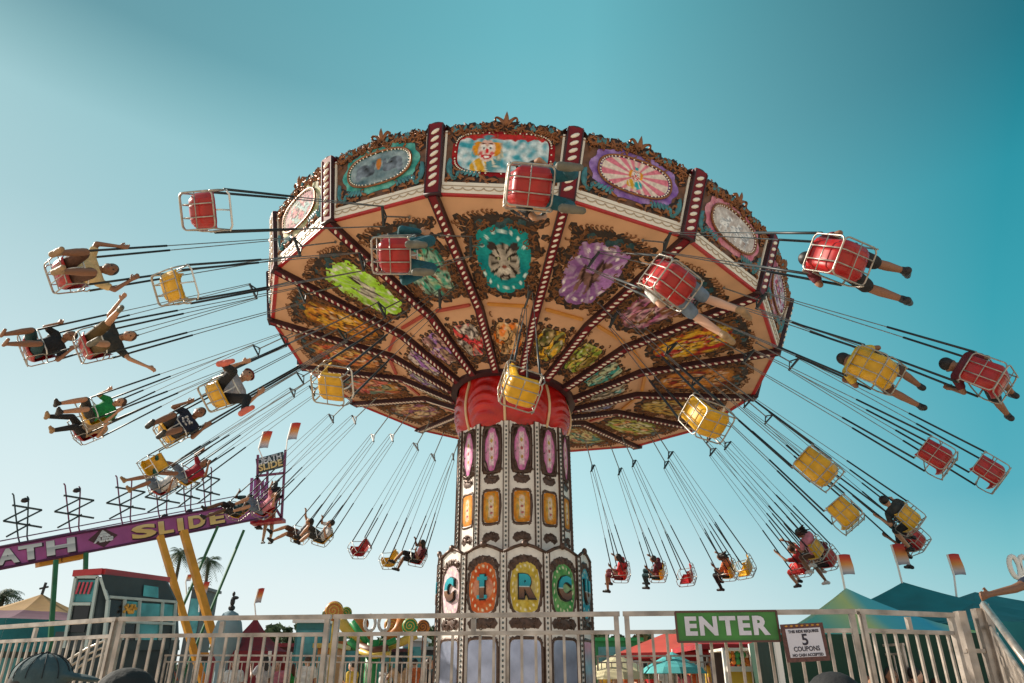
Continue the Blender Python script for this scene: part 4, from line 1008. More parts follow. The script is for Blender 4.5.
# u, v, ring, colour, seat label, rider
def rd(label, skin, shirt, legs, shoe, arms='hold', lg='out', **k): return dict(label=label, skin=skin, shirt=shirt, legs=legs, shoe=shoe, arms=arms, lg=lg, k=k)
SEATS = [
 (209, 211, 'A', 'r', 'empty red seat swinging highest beside the pale pink fascia panel', None, 0.1),
 (70, 273, 'A', 'r', 'red seat under the rider in the cream shirt', rd('rider in cream shirt with hands stretched out along the chains', 'brown', 'cream', 'brown', 'tan', 'high', 'tuck'), 0),
 (178, 286, 'B', 'y', 'empty yellow seat just below the empty red one, edge of canopy', None, 0),
 (36, 348, 'A', 'r', 'red seat under the rider in black shirt and dark teal shorts', rd('rider in black shirt and dark teal shorts with bent knees out', 'brown', 'black', 'dteal', None, 'hold', 'mid'), 0),
 (93, 345, 'B', 'r', 'red seat under the rider with one raised leg', rd('rider in charcoal shirt kicking one leg up with both arms spread', 'tan', 'charcoal', 'olive', 'olive', 'wave', 'kick', hair='br'), 0),
 (222, 392, 'C', 'y', 'yellow seat under the rider in grey shirt and black trousers', rd('rider in grey shirt, black trousers and headband with coral soles', 'tan', 'grey', 'black', 'red', 'hold', 'splay', trousers=True, band=True), 0),
 (92, 413, 'B', 'y', 'yellow seat under the rider in the green shirt', rd('rider in bright green shirt and dark shorts with black shoes', 'tan', 'green', 'charcoal', 'black', 'hold', 'mid', hair='br'), 0),
 (84, 430, 'A', 'r', 'red seat half hidden behind the green shirted rider', rd('rider in tan shirt and black trousers behind the green shirt', 'tan', 'tan', 'black', 'tan', 'hold', 'mid', trousers=True), 0),
 (172, 430, 'C', 'y', 'yellow seat under the rider in the navy shirt', rd('rider in printed navy shirt and black shorts holding the chains', 'brown', 'navy', 'black', 'black', 'hold', 'mid', print_=True), 0),
 (152, 466, 'B', 'y', 'empty yellow seat with its back turned, under the navy shirted rider', None, 0.5),
 (160, 486, 'A', 'r', 'red seat carrying the bare legged rider behind the empty yellow seat', rd('rider in white shirt with long bare legs behind the empty yellow seat', 'brown', 'white', 'denim', 'tan', 'hold', 'mid'), 0),
 (186, 476, 'B', 'y', 'yellow seat under the rider in the crimson shirt', rd('rider in crimson shirt and pale denim shorts with teal shoes', 'brown', 'crimson', 'denim', 'teal', 'high', 'out'), 0),
 (236, 510, 'A', 'y', 'yellow seat in front of the slide tower, dark bare legs stretched from it', rd('rider with dark bare legs against the end of the purple slide', 'dark', 'dteal', 'black', 'black', 'hold', 'mid'), 0.15),
 (262, 508, 'B', 'r', 'red seat crossing the foot of the slide tower', rd('rider in pink shirt crossing the foot of the slide tower', 'tan', 'pink', 'denim', 'black', 'high', 'mid', style='long'), 0),
 (300, 534, 'A', 'y', 'yellow seat under the rider in the pale grey vest', rd('rider in pale grey vest with long tan legs stretched out', 'tan', 'grey', 'brown', 'black', 'high', 'mid', style='long', sleeve='none'), 0),
 (321, 536, 'B', 'y', 'yellow seat just behind the rider in the grey vest', rd('small rider in white shirt behind the one in the grey vest', 'tan', 'white', 'charcoal', 'black', 'hold', 'tuck'), 0),
 (359, 549, 'B', 'r', 'small empty red seat between the long legged rider and the empty yellow seat', None, 0.3),
 (389, 560, 'A', 'y', 'empty yellow seat beside the small empty red one', None, 0.3),
 (417, 557, 'B', 'r', 'red seat nearest the column among the distant swings', rd('dark haired rider leaning back in the red seat nearest the column', 'brown', 'maroon', 'black', 'black', 'hold', 'down', style='long'), 0),
 (396, 255, 'B', 'r', 'red seat seen from beneath against the green ceiling painting', rd('rider in teal jeans above, dark soles side by side', 'tan', 'teal', 'teal', 'olive', 'hold', 'near', trousers=True, sleeve='long'), 0),
 (334, 384, 'C', 'y', 'empty yellow seat at the lower edge of the canopy, near the ceiling rim', None, 0.2),
 (530, 187, 'A', 'r', 'red seat seen from beneath overlapping the clown fascia panel', rd('rider over the clown panel with teal trousers and grey soles', 'tan', 'black', 'teal', 'olive', 'hold', 'near', trousers=True), 0),
 (521, 388, 'C', 'y', 'empty yellow seat hanging in front of the red hub drapery', None, 0.2),
 (672, 283, 'B', 'r', 'red seat seen from beneath under the pink ceiling painting', rd('rider with pale bare legs and tan shoes over the orange painting', 'pale', 'white', 'denim', 'tan', 'lap', 'mid'), 0.38),
 (708, 420, 'C', 'y', 'empty yellow seat lit bright at the lower canopy edge', None, 0),
 (842, 260, 'A', 'r', 'red seat with bare legs beyond it, out beside the canopy rim', rd('rider in red seat with bare brown legs and dark shoes spread', 'brown', 'maroon', 'black', 'black', 'hold', 'out'), 0),
 (878, 371, 'B', 'y', 'yellow seat with a dark haired rider seen from behind', rd('dark haired rider in yellow seat, legs out over open sky', 'brown', 'yellow', 'brown', 'black', 'hold', 'out'), 0),
 (990, 379, 'A', 'r', 'maroon shaded seat under the rider in the dark cap', rd('rider in dark cap and maroon shirt seen from behind', 'brown', 'maroon', 'black', 'black', 'hold', 'out', cap='black'), 0),
 (938, 459, 'B', 'r', 'empty shaded red seat, the nearer to the canopy of two empty red ones', None, 0),
 (990, 474, 'A', 'r', 'empty shaded red seat farthest out from the canopy', None, 0),
 (820, 470, 'C', 'y', 'empty yellow seat, larger of two turned away above the rider with flying hair', None, 0),
 (846, 516, 'C', 'y', 'smaller empty yellow seat beside the rider with flying hair', None, 0),
 (908, 520, 'B', 'y', 'yellow seat with a rider above the middle flag', rd('rider leaning forward out of the yellow seat above the middle flag', 'tan', 'charcoal', 'black', 'black', 'hold', 'mid'), 0),
 (914, 541, 'A', 'r', 'red seat partly behind the yellow one above the middle flag', rd('rider in red shorts with legs trailing above the middle flag', 'brown', 'black', 'red', 'black', 'hold', 'mid'), 0),
 (814, 550, 'B', 'y', 'yellow seat under the rider with flying black hair', rd('rider with flying black hair and pink top in the yellow seat', 'brown', 'pink', 'brown', 'white', 'hold', 'down', style='blown'), 0),
 (828, 559, 'A', 'r', 'red seat tucked behind the rider with flying hair', rd('rider with white shoes tucked behind the flying hair', 'brown', 'maroon', 'black', 'white', 'hold', 'down'), 0),
 (802, 566, 'A', 'r', 'red seat in front of the rider with flying hair', rd('brown haired rider in red just in front of the flying hair', 'tan', 'red', 'red', 'black', 'high', 'down', hair='br'), 0),
 (744, 568, 'B', 'y', 'empty yellow seat close behind the rider in the orange top', None, 0.1),
 (728, 571, 'A', 'y', 'yellow seat under the rider in the orange top', rd('curly haired rider in orange top with dark leggings', 'brown', 'orange', 'black', 'black', 'hold', 'down', trousers=True, style='blown'), 0),
 (686, 576, 'B', 'r', 'small empty red seat between the striped rider and the orange top', None, 0.1),
 (658, 573, 'A', 'y', 'yellow seat under the rider in the dark striped shirt', rd('rider in dark plum shirt and teal leggings, feet hanging low', 'brown', 'maroon', 'dteal', 'black', 'hold', 'down', trousers=True), 0),
 (621, 573, 'B', 'r', 'red seat nearest the column on its shaded side', rd('small rider in red with long hair close to the column', 'brown', 'red', 'maroon', 'black', 'hold', 'down', style='long'), 0),
]
for u, v, rg, colr, lab, r_, tw in SEATS:
    M = make_seat(u, v, rg, colr, lab, tw)
    if r_:
        J = pose(**ARMS[r_['arms']]); J.update(LEGS[r_['lg']]); k = dict(r_['k']); jr = random.Random(int(u * 7 + v))
        q = Vector((jr.uniform(-.03, .03), jr.uniform(-.02, .05), jr.uniform(-.02, .01)))        # everyone sits a little differently
        for kk in ('chest', 'neck', 'head', 'shl', 'shr'): J[kk] = tuple(Vector(J[kk]) + q * (0.5 if kk == 'chest' else 1))
        J['head'] = tuple(Vector(J['head']) + Vector((jr.uniform(-.03, .03), jr.uniform(-.02, .04), 0)))
        for kk in ('knl', 'knr'): J[kk] = tuple(Vector(J[kk]) + Vector((jr.uniform(-.03, .03), jr.uniform(-.01, .02), jr.uniform(-.0, .05))))
        for kk in ('anl', 'anr'): J[kk] = tuple(Vector(J[kk]) + Vector((jr.uniform(-.06, .06), jr.uniform(-.10, .04), jr.uniform(-.08, .04))))
        for kk in ('ell', 'elr'): J[kk] = tuple(Vector(J[kk]) + Vector((jr.uniform(-.03, .03), jr.uniform(-.04, .04), jr.uniform(-.04, .03))))
        dist = (M.translation - Vector((0, 0, CAMZ))).length
        rider = build_person(J, M @ T(0, 0.045, 0.03) @ Matrix.Scale(0.96, 4), r_['label'], r_['skin'], K_[r_['shirt']], K_[r_['legs']], S_[r_['shoe']] if r_['shoe'] else None, hair_br if k.get('hair') == 'br' else hair_b, 'riders on the swings',
                     sleeve=k.get('sleeve', 'short'), shorts=not k.get('trousers', False), hairstyle=k.get('style', 'short'), vox=0.011 if dist < 13 else 0.015, cap=K_[k['cap']] if k.get('cap') else None)
        if k.get('band'):
            m_ = MB(); h = Vector(J['head']); m_.tube([h + Vector((0.092 * math.cos(a), -0.018 + 0.105 * math.sin(a), 0.052)) for a in [2*PI*j/24 for j in range(24)]], 0.013, 8, True); ob('headband', m_.mesh('headband', K_['maroon'], True), rider)
        if k.get('print_'):
            m_ = MB(); c = Vector(J['chest']) + Vector((0, 0.118, 0.02)); pr_ = random.Random(5)
            for j in range(16): m_.ell(c + Vector((pr_.uniform(-.07, .07), pr_.uniform(-.004, .004), pr_.uniform(-.06, .06))), (0.022, 0.012, 0.018), 6, 4)
            ob('shirt_print', m_.mesh('shirt_print', K_['white'], True), rider)
# =================================================================== world and sun
SUN_AZ, SUN_EL = 160.0, 31.0          # degrees: from +X counter-clockwise; height
EXPO = 0.55
KS = 1.0 / (0.12 * 2 ** EXPO)
SKYL = [(0.0, (.85,.92,.92)), (.28, (.62,.79,.80)), (.51, (.37,.60,.63)), (.60, (.32,.57,.60)), (.64, (.22,.45,.48)), (.69, (.10,.28,.32)), (1, (.06,.2,.23))]  # high stops darkened: lens vignette put into the sky colour
SKYC = [(0.0, (.86,.93,.93)), (.11, (.76,.875,.89)), (.21, (.53,.80,.83)), (.5, (.29,.62,.67)), (.75, (.145,.48,.54)), (1, (.08,.35,.42))]
SKYR = [(0.0, (.45,.68,.72)), (.13, (.18,.53,.58)), (.2, (.08,.42,.50)), (.4, (.032,.36,.434)), (.53, (.018,.30,.37)), (.64, (.006,.17,.22)), (.76, (0,.08,.11)), (1, (0,.05,.07))]  # upper stops also carry the corner vignette as darker sky colour
SKYB = [(0.0, (.72,.70,.67)), (.15, (.66,.66,.65)), (.3, (.58,.60,.61)), (.5, (.45,.52,.55)), (.75, (.3,.42,.47)), (1, (.15,.32,.38))]
w = bpy.data.worlds.new('World'); sc.world = w; w.use_nodes = True
nt = w.node_tree; bg = nt.nodes['Background']; bg.inputs['Strength'].default_value = 0.12
sky = nt.nodes.new('ShaderNodeTexSky'); sky.sky_type = 'NISHITA'; sky.sun_disc = False
sky.sun_elevation = R(SUN_EL); sky.sun_rotation = R(90 - SUN_AZ); sky.air_density = 1.0; sky.dust_density = 1.2; sky.ozone_density = 1.0
tc = nt.nodes.new('ShaderNodeTexCoord'); sp = nt.nodes.new('ShaderNodeSeparateXYZ'); nt.links.new(tc.outputs['Generated'], sp.inputs[0])
def wramp(st):
    cr = nt.nodes.new('ShaderNodeValToRGB'); nt.links.new(sp.outputs['Z'], cr.inputs[0]); el = cr.color_ramp.elements
    while len(el) < len(st): el.new(0.5)
    for e, (p, c) in zip(el, st): e.position = p; e.color = tuple(v * KS for v in c) + (1,)
    return cr.outputs[0]
def wmix(a, b, comp, lo, hi):
    mr = nt.nodes.new('ShaderNodeMapRange'); mr.inputs[1].default_value = lo; mr.inputs[2].default_value = hi; nt.links.new(sp.outputs[comp], mr.inputs[0])
    mx = nt.nodes.new('ShaderNodeMix'); mx.data_type = 'RGBA'; nt.links.new(mr.outputs[0], mx.inputs[0]); nt.links.new(a, mx.inputs[6]); nt.links.new(b, mx.inputs[7]); return mx.outputs[2]
front_ = wmix(wmix(wramp(SKYL), wramp(SKYC), 'X', -0.55, 0.0), wramp(SKYR), 'X', 0.1, 0.56)
allsky = wmix(front_, wramp(SKYB), 'Y', 0.25, -0.35)      # paler behind the camera, added as fill light for surfaces facing it
m2 = nt.nodes.new('ShaderNodeMix'); m2.data_type = 'RGBA'; m2.inputs[0].default_value = 0.93
nt.links.new(sky.outputs[0], m2.inputs[6]); nt.links.new(allsky, m2.inputs[7]); nt.links.new(m2.outputs[2], bg.inputs['Color'])
sd = bpy.data.lights.new('sun', 'SUN'); sd.energy = 5.0; sd.angle = R(0.5); sd.color = (1.0, 0.90, 0.76)
so = bpy.data.objects.new('sun', sd); COL.objects.link(so)
dv = Vector((math.cos(R(SUN_AZ)) * math.cos(R(SUN_EL)), math.sin(R(SUN_AZ)) * math.cos(R(SUN_EL)), math.sin(R(SUN_EL))))
so.rotation_euler = dv.to_track_quat('Z', 'Y').to_euler(); so.location = (-20, 0, 20)
vs_ = sc.view_settings; vs_.view_transform = 'Standard'; vs_.look = 'None'; vs_.gamma = 1; vs_.exposure = EXPO

# =================================================================== ground
m_ = MB(); m_.add([(-400, -60, 0), (400, -60, 0), (400, 700, 0), (-400, 700, 0)], [(0, 1, 2, 3)])
g = ob('ground', m_.mesh('ground', mat('warm_concrete_ground', (0.60, 0.47, 0.35), 0.9, 0, 0.15, 0.6, bump=0.3))); tag(g, kind='structure')
m_ = MB(); m_.lathe([(0.0, 1.0), (8.3, 1.0), (8.4, 0.97), (8.4, 0.0)], 48, (0.03, 15.2, 0))
pf = ob('ride_platform', m_.mesh('ride_platform', mat('worn_steel_plate_deck', (0.58, 0.46, 0.35), 0.6, 0.1, 0.2, 2))); tag(pf, kind='structure')

# =================================================================== railings
def railing(p, q, label, group, ztop=2.1, gap=0.14, zbot=1.12, step=0.115, rr=0.022, endposts=(True, True), foot=1.0, double=False, tilt=0.0, m=None, pick=0.0105):
    m = m or fsteel; p, q = Vector((p[0], p[1], 0)), Vector((q[0], q[1], 0)); L = (q - p).length; x = (q - p).normalized()
    M = frame((p.x, p.y, foot), x, (0, 0, 1)); up = ztop - foot       # local x along, y up, z towards the viewer
    t = thing('railing_panel', label, 'railing', M, group)
    a = MB(); a.box((0, up - 0.036, -rr), (L, up, rr)); ob('top_rail', a.mesh('top_rail', m), t)
    a = MB(); a.box((0.03, up - gap - 0.03, -0.016), (L - 0.03, up - gap, 0.016)); ob('upper_rail', a.mesh('upper_rail', m), t)
    a = MB(); a.box((0.03, zbot - foot, -0.016), (L - 0.03, zbot - foot + 0.03, 0.016)); ob('lower_rail', a.mesh('lower_rail', m), t)
    n = max(2, int(round(L / step))); a = MB()
    for k in range(1, n): a.box((L * k / n - pick, zbot - foot + 0.03, -pick * 0.8), (L * k / n + pick, up - gap - 0.03, pick * 0.8))
    ob('pickets', a.mesh('pickets', m), t)
    for e, xx in zip(endposts, (0.03, L - 0.03)):
        if e:
            a = MB(); a.box((xx - 0.02, 0, -0.02), (xx + 0.02, up - 0.037, 0.02)); a.box((xx - 0.05, 0, -0.05), (xx + 0.05, 0.012, 0.05)); ob('post', a.mesh('post', m), t)
    for xx in (L * 0.5,):
        a = MB(); a.box((xx - 0.02, up - gap, -0.014), (xx + 0.02, up - 0.045, 0.014)); ob('spacer', a.mesh('spacer', m), t)
    return t
ZT = 2.1
FP = [PZ(-30, 627.5, ZT), PZ(119, 617, ZT), PZ(333, 614.5, ZT), PZ(621, 611.5, ZT), PZ(856, 609, ZT), PZ(953, 613, ZT)]
FL = ['railing panel running off behind the two spectators in caps', 'railing panel between the dark fun house and the twin posts', 'long railing panel crossing in front of the lettered column',
      'railing panel carrying the green enter sign', 'short railing panel beside the coupon notice, under the teal tents']
for i in range(5):
    p, q = FP[i], FP[i+1]; d = (q - p).normalized() * 0.012
    railing(p + d, q - d, FL[i], 'front railing of the ride platform')
# big gate post at the head of the stairs
gp = PZ(966, 610, 2.13); m_ = MB()
gate = thing('gate_post', 'stout twin steel gate post beside the stair handrail', 'post', T(gp.x, gp.y, 1.0))
for dx, w_ in ((-0.06, 0.032), (0.10, 0.04)):
    a = MB(); a.box((dx - w_, -0.04, 0), (dx + w_, 0.04, 1.12 + 0.02 * (dx > 0))); ob('upright', a.mesh('upright', fsteel), gate)
a = MB(); a.box((-0.1, -0.03, 0.80), (0.17, 0.03, 0.83)); a.box((-0.1, -0.03, 0.5), (0.17, 0.03, 0.53)); ob('brace', a.mesh('brace', fsteel), gate)
# stair handrail coming down towards the viewer
ha, hb = P(984, 604, 6.3), P(1034, 672, 4.6)
st = thing('stair_handrail', 'sloping stair handrail with thin bars beside the gate post', 'handrail', T(ha.x, ha.y, 1.0))
o0 = Vector((ha.x, ha.y, 1.0)); A_, B_ = ha - o0, hb - o0
a = MB(); a.tube([A_ + Vector((0, 0.02, -0.08)), A_, B_], 0.026, 8); ob('handrail', a.mesh('handrail', fsteel, True), st)
a = MB(); dz = Vector((0, 0, -0.17)); a.tube([A_ + dz, B_ + dz], 0.016, 6); a.tube([A_ + dz * 5.2, B_ + dz * 5.2], 0.016, 6); ob('lower_rail', a.mesh('lower_rail', fsteel, True), st)
a = MB()
for k in range(17): q = A_.lerp(B_, k / 16); a.beam(q + dz, q + dz * 5.2, 0.02, 0.02, (0, 1, 0))
ob('pickets', a.mesh('pickets', fsteel), st)
a = MB(); a.beam((0, 0, 0), A_, 0.05, 0.05, (0, 1, 0)); ob('post', a.mesh('post', fsteel), st)
a = MB()
for k in range(7): q = A_.lerp(B_, k / 6); a.box((q.x - 0.9 + 0.9, q.y - 0.28, q.z - 1.12 - 0.04), (q.x + 1.1, q.y + 0.02, q.z - 1.12))
ob('treads', a.mesh('treads', fsteel), st)
# far railing
fa, fb, fc, fd = PZ(-60, 657, ZT), PZ(230, 655, ZT), PZ(450, 656, ZT), PZ(700, 655, ZT)
pts = [Vector((x, 17.2, 0)) for x in (-11.5, -9.2, -6.9, -4.6, -2.3)]
far = [(PZ(165, 654.5, ZT), PZ(237, 654.5, ZT)), (PZ(238, 654.5, ZT), PZ(330, 655, ZT)), (PZ(331, 655, ZT), PZ(432, 656, ZT)), (PZ(596, 655.5, ZT), PZ(668, 655, ZT)), (PZ(669, 655, ZT), PZ(745, 655, ZT))]
FLL = ['distant railing in front of the yellow slide legs', 'distant railing in front of the maroon pointed tent', 'distant railing in front of the lollipop ride', 'distant railing in front of the red tent', 'distant railing in front of the prize stall']
for (p, q), l in zip(far, FLL): railing(p, q, l, 'distant railings behind the ride', step=0.115, gap=0.13)
p, q = PZ(852, 646, ZT), PZ(903, 643, ZT); railing(p, q, 'pale queue railing seen through the front bars under the teal tent', 'distant railings behind the ride', gap=0.13)
p, q = P(12, 654, 11), P(96, 646, 10.5)

# =================================================================== signs on the railing
def on_front(u0, v0, u1, v1, Y):
    a, b = P(u0, v1, Y), P(u1, v1, Y); c = P(u0, v0, Y); return a, b, c
a_, b_, c_ = P(678, 642, 5.72), P(780.5, 641, 5.66), P(677, 612, 5.72)
W_, H_ = (b_ - a_).length, c_.z - a_.z
es = thing('enter_sign', 'green metal sign reading ENTER fixed to the railing', 'sign', frame(a_, b_ - a_, (0, 0, 1)))
m_ = MB(); m_.box((0, 0, -0.012), (W_, H_, 0.0)); ob('panel', m_.mesh('panel', mat('sign_green', (0.045, 0.20, 0.035), 0.4, 0, 0.35, 4)), es)
m_ = MB()
for q in (((0, 0), (W_, 0)), ((0, H_), (W_, H_)), ((0, 0), (0, H_)), ((W_, 0), (W_, H_))): m_.beam((q[0][0], q[0][1], 0), (q[1][0], q[1][1], 0), 0.014, 0.014, (0, 0, 1))
ob('dark_border', m_.mesh('dark_border', mat('sign_border', (0.10, 0.04, 0.03), 0.5)), es)
me = text_mesh('ENTER', 0.215, mat('sign_lilac_white', (0.62, 0.60, 0.68), 0.5), 0.003, 0.009, 'lettering', 1.0, 0.0, 1.16)
xs = [v.co.x for v in me.vertices]; ys = [v.co.y for v in me.vertices]; sx_ = W_ * 0.83 / (max(xs) - min(xs)); sy_ = H_ * 0.64 / (max(ys) - min(ys))
for v in me.vertices: v.co.x = (v.co.x - (max(xs) + min(xs)) / 2) * sx_; v.co.y = (v.co.y - (max(ys) + min(ys)) / 2) * sy_
ob('lettering', me, es, T(W_ / 2, H_ * 0.52, 0.004))
a_, b_, c_ = P(790, 659.5, 5.60), P(827.5, 657.5, 5.6), P(790, 628, 5.6)
W_, H_ = (b_ - a_).length, c_.z - a_.z
cs_ = thing('coupon_sign', 'white square notice reading 5 COUPONS on the railing', 'sign', frame(a_, b_ - a_, (0, 0, 1)))
m_ = MB(); m_.box((-0.02, -0.02, -0.014), (W_ + 0.02, H_ + 0.025, -0.002))
ob('patterned_border', m_.mesh('patterned_border', mat('multicolour_border', (0.10, 0.035, 0.03), 0.5, 0, 0.5, 40)), cs_)
m_ = MB()
for k in range(7): m_.ell((W_ * (k + 0.5) / 7, H_ + 0.011, 0.0), (0.012, 0.007, 0.003), 6, 4)
ob('border_spots', m_.mesh('border_spots', mat('amber_spots', (0.55, 0.25, 0.03), 0.5)), cs_)
m_ = MB(); m_.box((0.008, 0.01, -0.003), (W_ - 0.008, H_ - 0.008, 0.002)); ob('panel', m_.mesh('panel', mat('notice_white', (0.62, 0.60, 0.68), 0.55, 0, 0.04, 5)), cs_)
ink = mat('notice_ink', (0.02, 0.015, 0.03), 0.6)
for tx, yy, sz, mw in (('THIS RIDE REQUIRES', 0.86, 0.026, 0.82), ('5', 0.58, 0.105, 0.2), ('COUPONS', 0.30, 0.045, 0.70), ('NO CASH ACCEPTED', 0.11, 0.026, 0.82)):
    me = text_mesh(tx, sz, ink, 0.0006, 0.0022 if sz > 0.05 else 0.001); xs = [v.co.x for v in me.vertices]; k = min(1.4, W_ * mw / (max(xs) - min(xs))) if len(tx) > 1 else 1
    for v in me.vertices: v.co.x *= k
    ob('lettering', me, cs_, T(W_ / 2, H_ * yy, 0.0035))

# =================================================================== spectators, operator
def spect(u, v, Y, label, cap, rot):
    top = P(u, v, Y); J = {k: Vector(c) for k, c in STAND.items()}
    base = top - Vector((0, 0, 1.70)); base = Vector((base.x, base.y, 0)); k = top.z / 1.705
    M = T(base.x, base.y, 0) @ Matrix.Rotation(rot, 4, 'Z') @ Matrix.Scale(k, 4)
    return build_person(J, M, label, 'tan', K_['charcoal'], K_['black'], S_['black'], hair_b, 'spectators in caps', shorts=False, vox=0.010, cap=cap)
spect(42, 654, 2.95, 'spectator in slate cap, its brim towards the column', cloth('slate_cap', (0.05, 0.085, 0.095)), R(-75))
spect(125, 668, 2.7, 'spectator in black cap beside the one in slate', cloth('black_cap', (0.012, 0.014, 0.016)), R(-72))
spect(835, 672, 2.6, 'spectator in black hat under the coupon notice', cloth('black_hat', (0.010, 0.010, 0.012)), R(20))
for o_ in [o for o in COL.objects if o.get('group') == 'spectators in caps' and 'slate cap' in o['label'] and 'beside' not in o['label']]:
    m_ = MB(); hd = Vector(STAND['head']) + Vector((0, -0.012, 0.05))
    for k in range(6): a = PI * k / 6 + 0.26; m_.tube([hd + Vector((0.0925 * math.cos(a) * math.cos(e), 0.1055 * math.sin(a) * math.cos(e), 0.0885 * math.sin(e))) for e in [PI * j / 14 for j in range(15)]], 0.0018, 4)
    m_.ell(hd + Vector((0, 0, 0.09)), (0.009, 0.009, 0.006)); ob('cap_seams', m_.mesh('cap_seams', mat('cap_seam_thread', (0.02, 0.025, 0.03), 0.9)), o_)
hp_ = P(986, 600, 6.28); M = T(hp_.x + 0.80, hp_.y + 0.12, 1.02)
J = {k: Vector(c) for k, c in STAND.items()}
inv = M.inverted(); hl = inv @ (hp_ + Vector((0.04, 0, 0.045)))
J['hal'] = hl; J['ell'] = hl.lerp(Vector((-0.2, 0, 1.40)), 0.47) + Vector((0, 0, -0.03)); J['shl'] = Vector((-0.2, 0, 1.38))
op = build_person(J, M, 'ride attendant at the frame edge with a hand on the stair handrail', 'brown', K_['navy'], K_['black'], S_['black'], hair_b, None, shorts=False, vox=0.010)
a = MB(); c0 = J['shl'].lerp(J['ell'], 0.25)
for k in range(3): c_ = J['shl'].lerp(J['ell'], 0.10 + 0.16 * k); d_ = (J['ell'] - J['shl']).normalized(); a.tube([c_ - d_ * 0.010, c_ + d_ * 0.010], 0.071 - 0.003 * k, 14)
ob('sleeve_stripe', a.mesh('sleeve_stripe', K_['white']), op)

# =================================================================== slide ride (left)
pur = mat('slide_purple', (0.33, 0.075, 0.26), 0.45, 0, 0.3, 1.5); silv = gradmat('silver_letter', [(0, (0.75, 0.78, 0.8)), (0.45, (0.35, 0.4, 0.43)), (0.5, (0.6, 0.65, 0.68)), (1, (0.3, 0.33, 0.36))], 'Y', 0.4)
goldl = gradmat('gold_letter', [(0, (0.75, 0.55, 0.2)), (0.5, (0.6, 0.42, 0.15)), (1, (0.75, 0.68, 0.4))], 'Y', 0.4)
green_p = mat('green_post', (0.01, 0.12, 0.05), 0.5, 0, 0.2, 3); yel_p = mat('amber_post', (0.60, 0.27, 0.02), 0.5, 0, 0.2, 3)
SA, SB = P(-140, 597, 18.5), P(270, 520, 26.0)
SL = (SB - SA).length; SM = frame(SA, SB - SA, (0, 0, 1))
sl = thing('slide_ride', 'long purple fun slide lettered DEATH SLIDE, propped on green and amber posts', 'slide', SM)
def sxy(u, v):
    """point of the slide's own board plane under a pixel"""
    r = ray(u, v); n_ = SM.to_3x3() @ Vector((0, 0, 1)); t = (SA - Vector((0, 0, CAMZ))).dot(n_) / r.dot(n_)
    return SM.inverted() @ (Vector((0, 0, CAMZ)) + r * t)
c0, c1, c2, c3 = sxy(-60, 558), sxy(268, 499), sxy(268, 517), sxy(-60, 580.5)
m_ = MB(); m_.poly([(c3.x, c3.y, 0), (c2.x, c2.y, 0), (c1.x, c1.y, 0), (c0.x, c0.y, 0)], (0, 0, -0.9)); ob('side_board', m_.mesh('side_board', pur), sl)
m_ = MB(); m_.tube([(c3.x, c3.y, 0.03), (c2.x, c2.y, 0.03)], 0.035, 6); m_.tube([(c0.x, c0.y, 0.03), (c1.x, c1.y, 0.03)], 0.035, 6); ob('board_edging', m_.mesh('board_edging', mat('dark_plum', (0.07, 0.01, 0.05), 0.5)), sl)
def slide_letter(ch, u0, u1, m):
    um = (u0 + u1) / 2; vt = 523.5 + (130 - um) * 0.172; vb = 544 + (130 - um) * 0.196
    a, b = sxy(u0, (vt + vb) / 2), sxy(u1, (vt + vb) / 2); t, q = sxy(um, vt), sxy(um, vb); w_, h_ = b.x - a.x, (t.y - q.y) * 0.66
    me = text_mesh(ch, 1.0, m, 0.012, 0.045, 'letter', 1.0); xs = [v.co.x for v in me.vertices]; ys = [v.co.y for v in me.vertices]
    for v in me.vertices: v.co.x = (v.co.x - (min(xs) + max(xs)) / 2) / (max(xs) - min(xs)) * w_; v.co.y = (v.co.y - (min(ys) + max(ys)) / 2) / (max(ys) - min(ys)) * h_
    ob('letter', me, sl, T((a.x + b.x) / 2, (t.y + q.y) / 2, 0.03))
    me2 = me.copy(); me2.materials.clear(); me2.materials.append(mat('letter_shadow_plum', (0.03, 0.006, 0.03), 0.6)); me2.transform(Matrix.Scale(1.08, 4)); ob('letter_outline', me2, sl, T((a.x + b.x) / 2 + 0.03, (t.y + q.y) / 2 - 0.03, 0.010))
for ch, u0, u1, m in (('D', -52, -30, silv), ('E', -27, -7, silv), ('A', -4, 19, silv), ('T', 18, 42, silv), ('H', 46, 75, silv), ('S', 131, 156, goldl), ('L', 158, 173, goldl), ('I', 177, 183, goldl), ('D', 188, 205, goldl), ('E', 209, 224, goldl)): slide_letter(ch, u0, u1, m)
q = sxy(103, 537.5); m_ = MB(); dx_, dy_ = 0.36, 0.26
m_.poly([(q.x - dx_ * 1.15, q.y, 0.004), (q.x, q.y - dy_ * 1.15, 0.004), (q.x + dx_ * 1.15, q.y, 0.004), (q.x, q.y + dy_ * 1.15, 0.004)], (0, 0, 0.01)); ob('emblem_border', m_.mesh('emblem_border', mat('emblem_dark', (0.06, 0.02, 0.03), 0.5)), sl)
m_ = MB(); m_.poly([(q.x - dx_ * 0.45, q.y + 0.02, 0.018), (q.x + dx_ * 0.6, q.y + 0.02, 0.018), (q.x, q.y + dy_ * 0.9, 0.018)], (0, 0, 0.006)); ob('emblem_peak', m_.mesh('emblem_peak', silv), sl)
me = text_mesh('Alite', 0.24, silv, 0.004, 0.012, 'emblem_script', 1.1, 0.3); ob('emblem_script', me, sl, T(q.x, q.y - 0.05, 0.03))
def wpt(u, v, Y): return SM.inverted() @ P(u, v, Y)
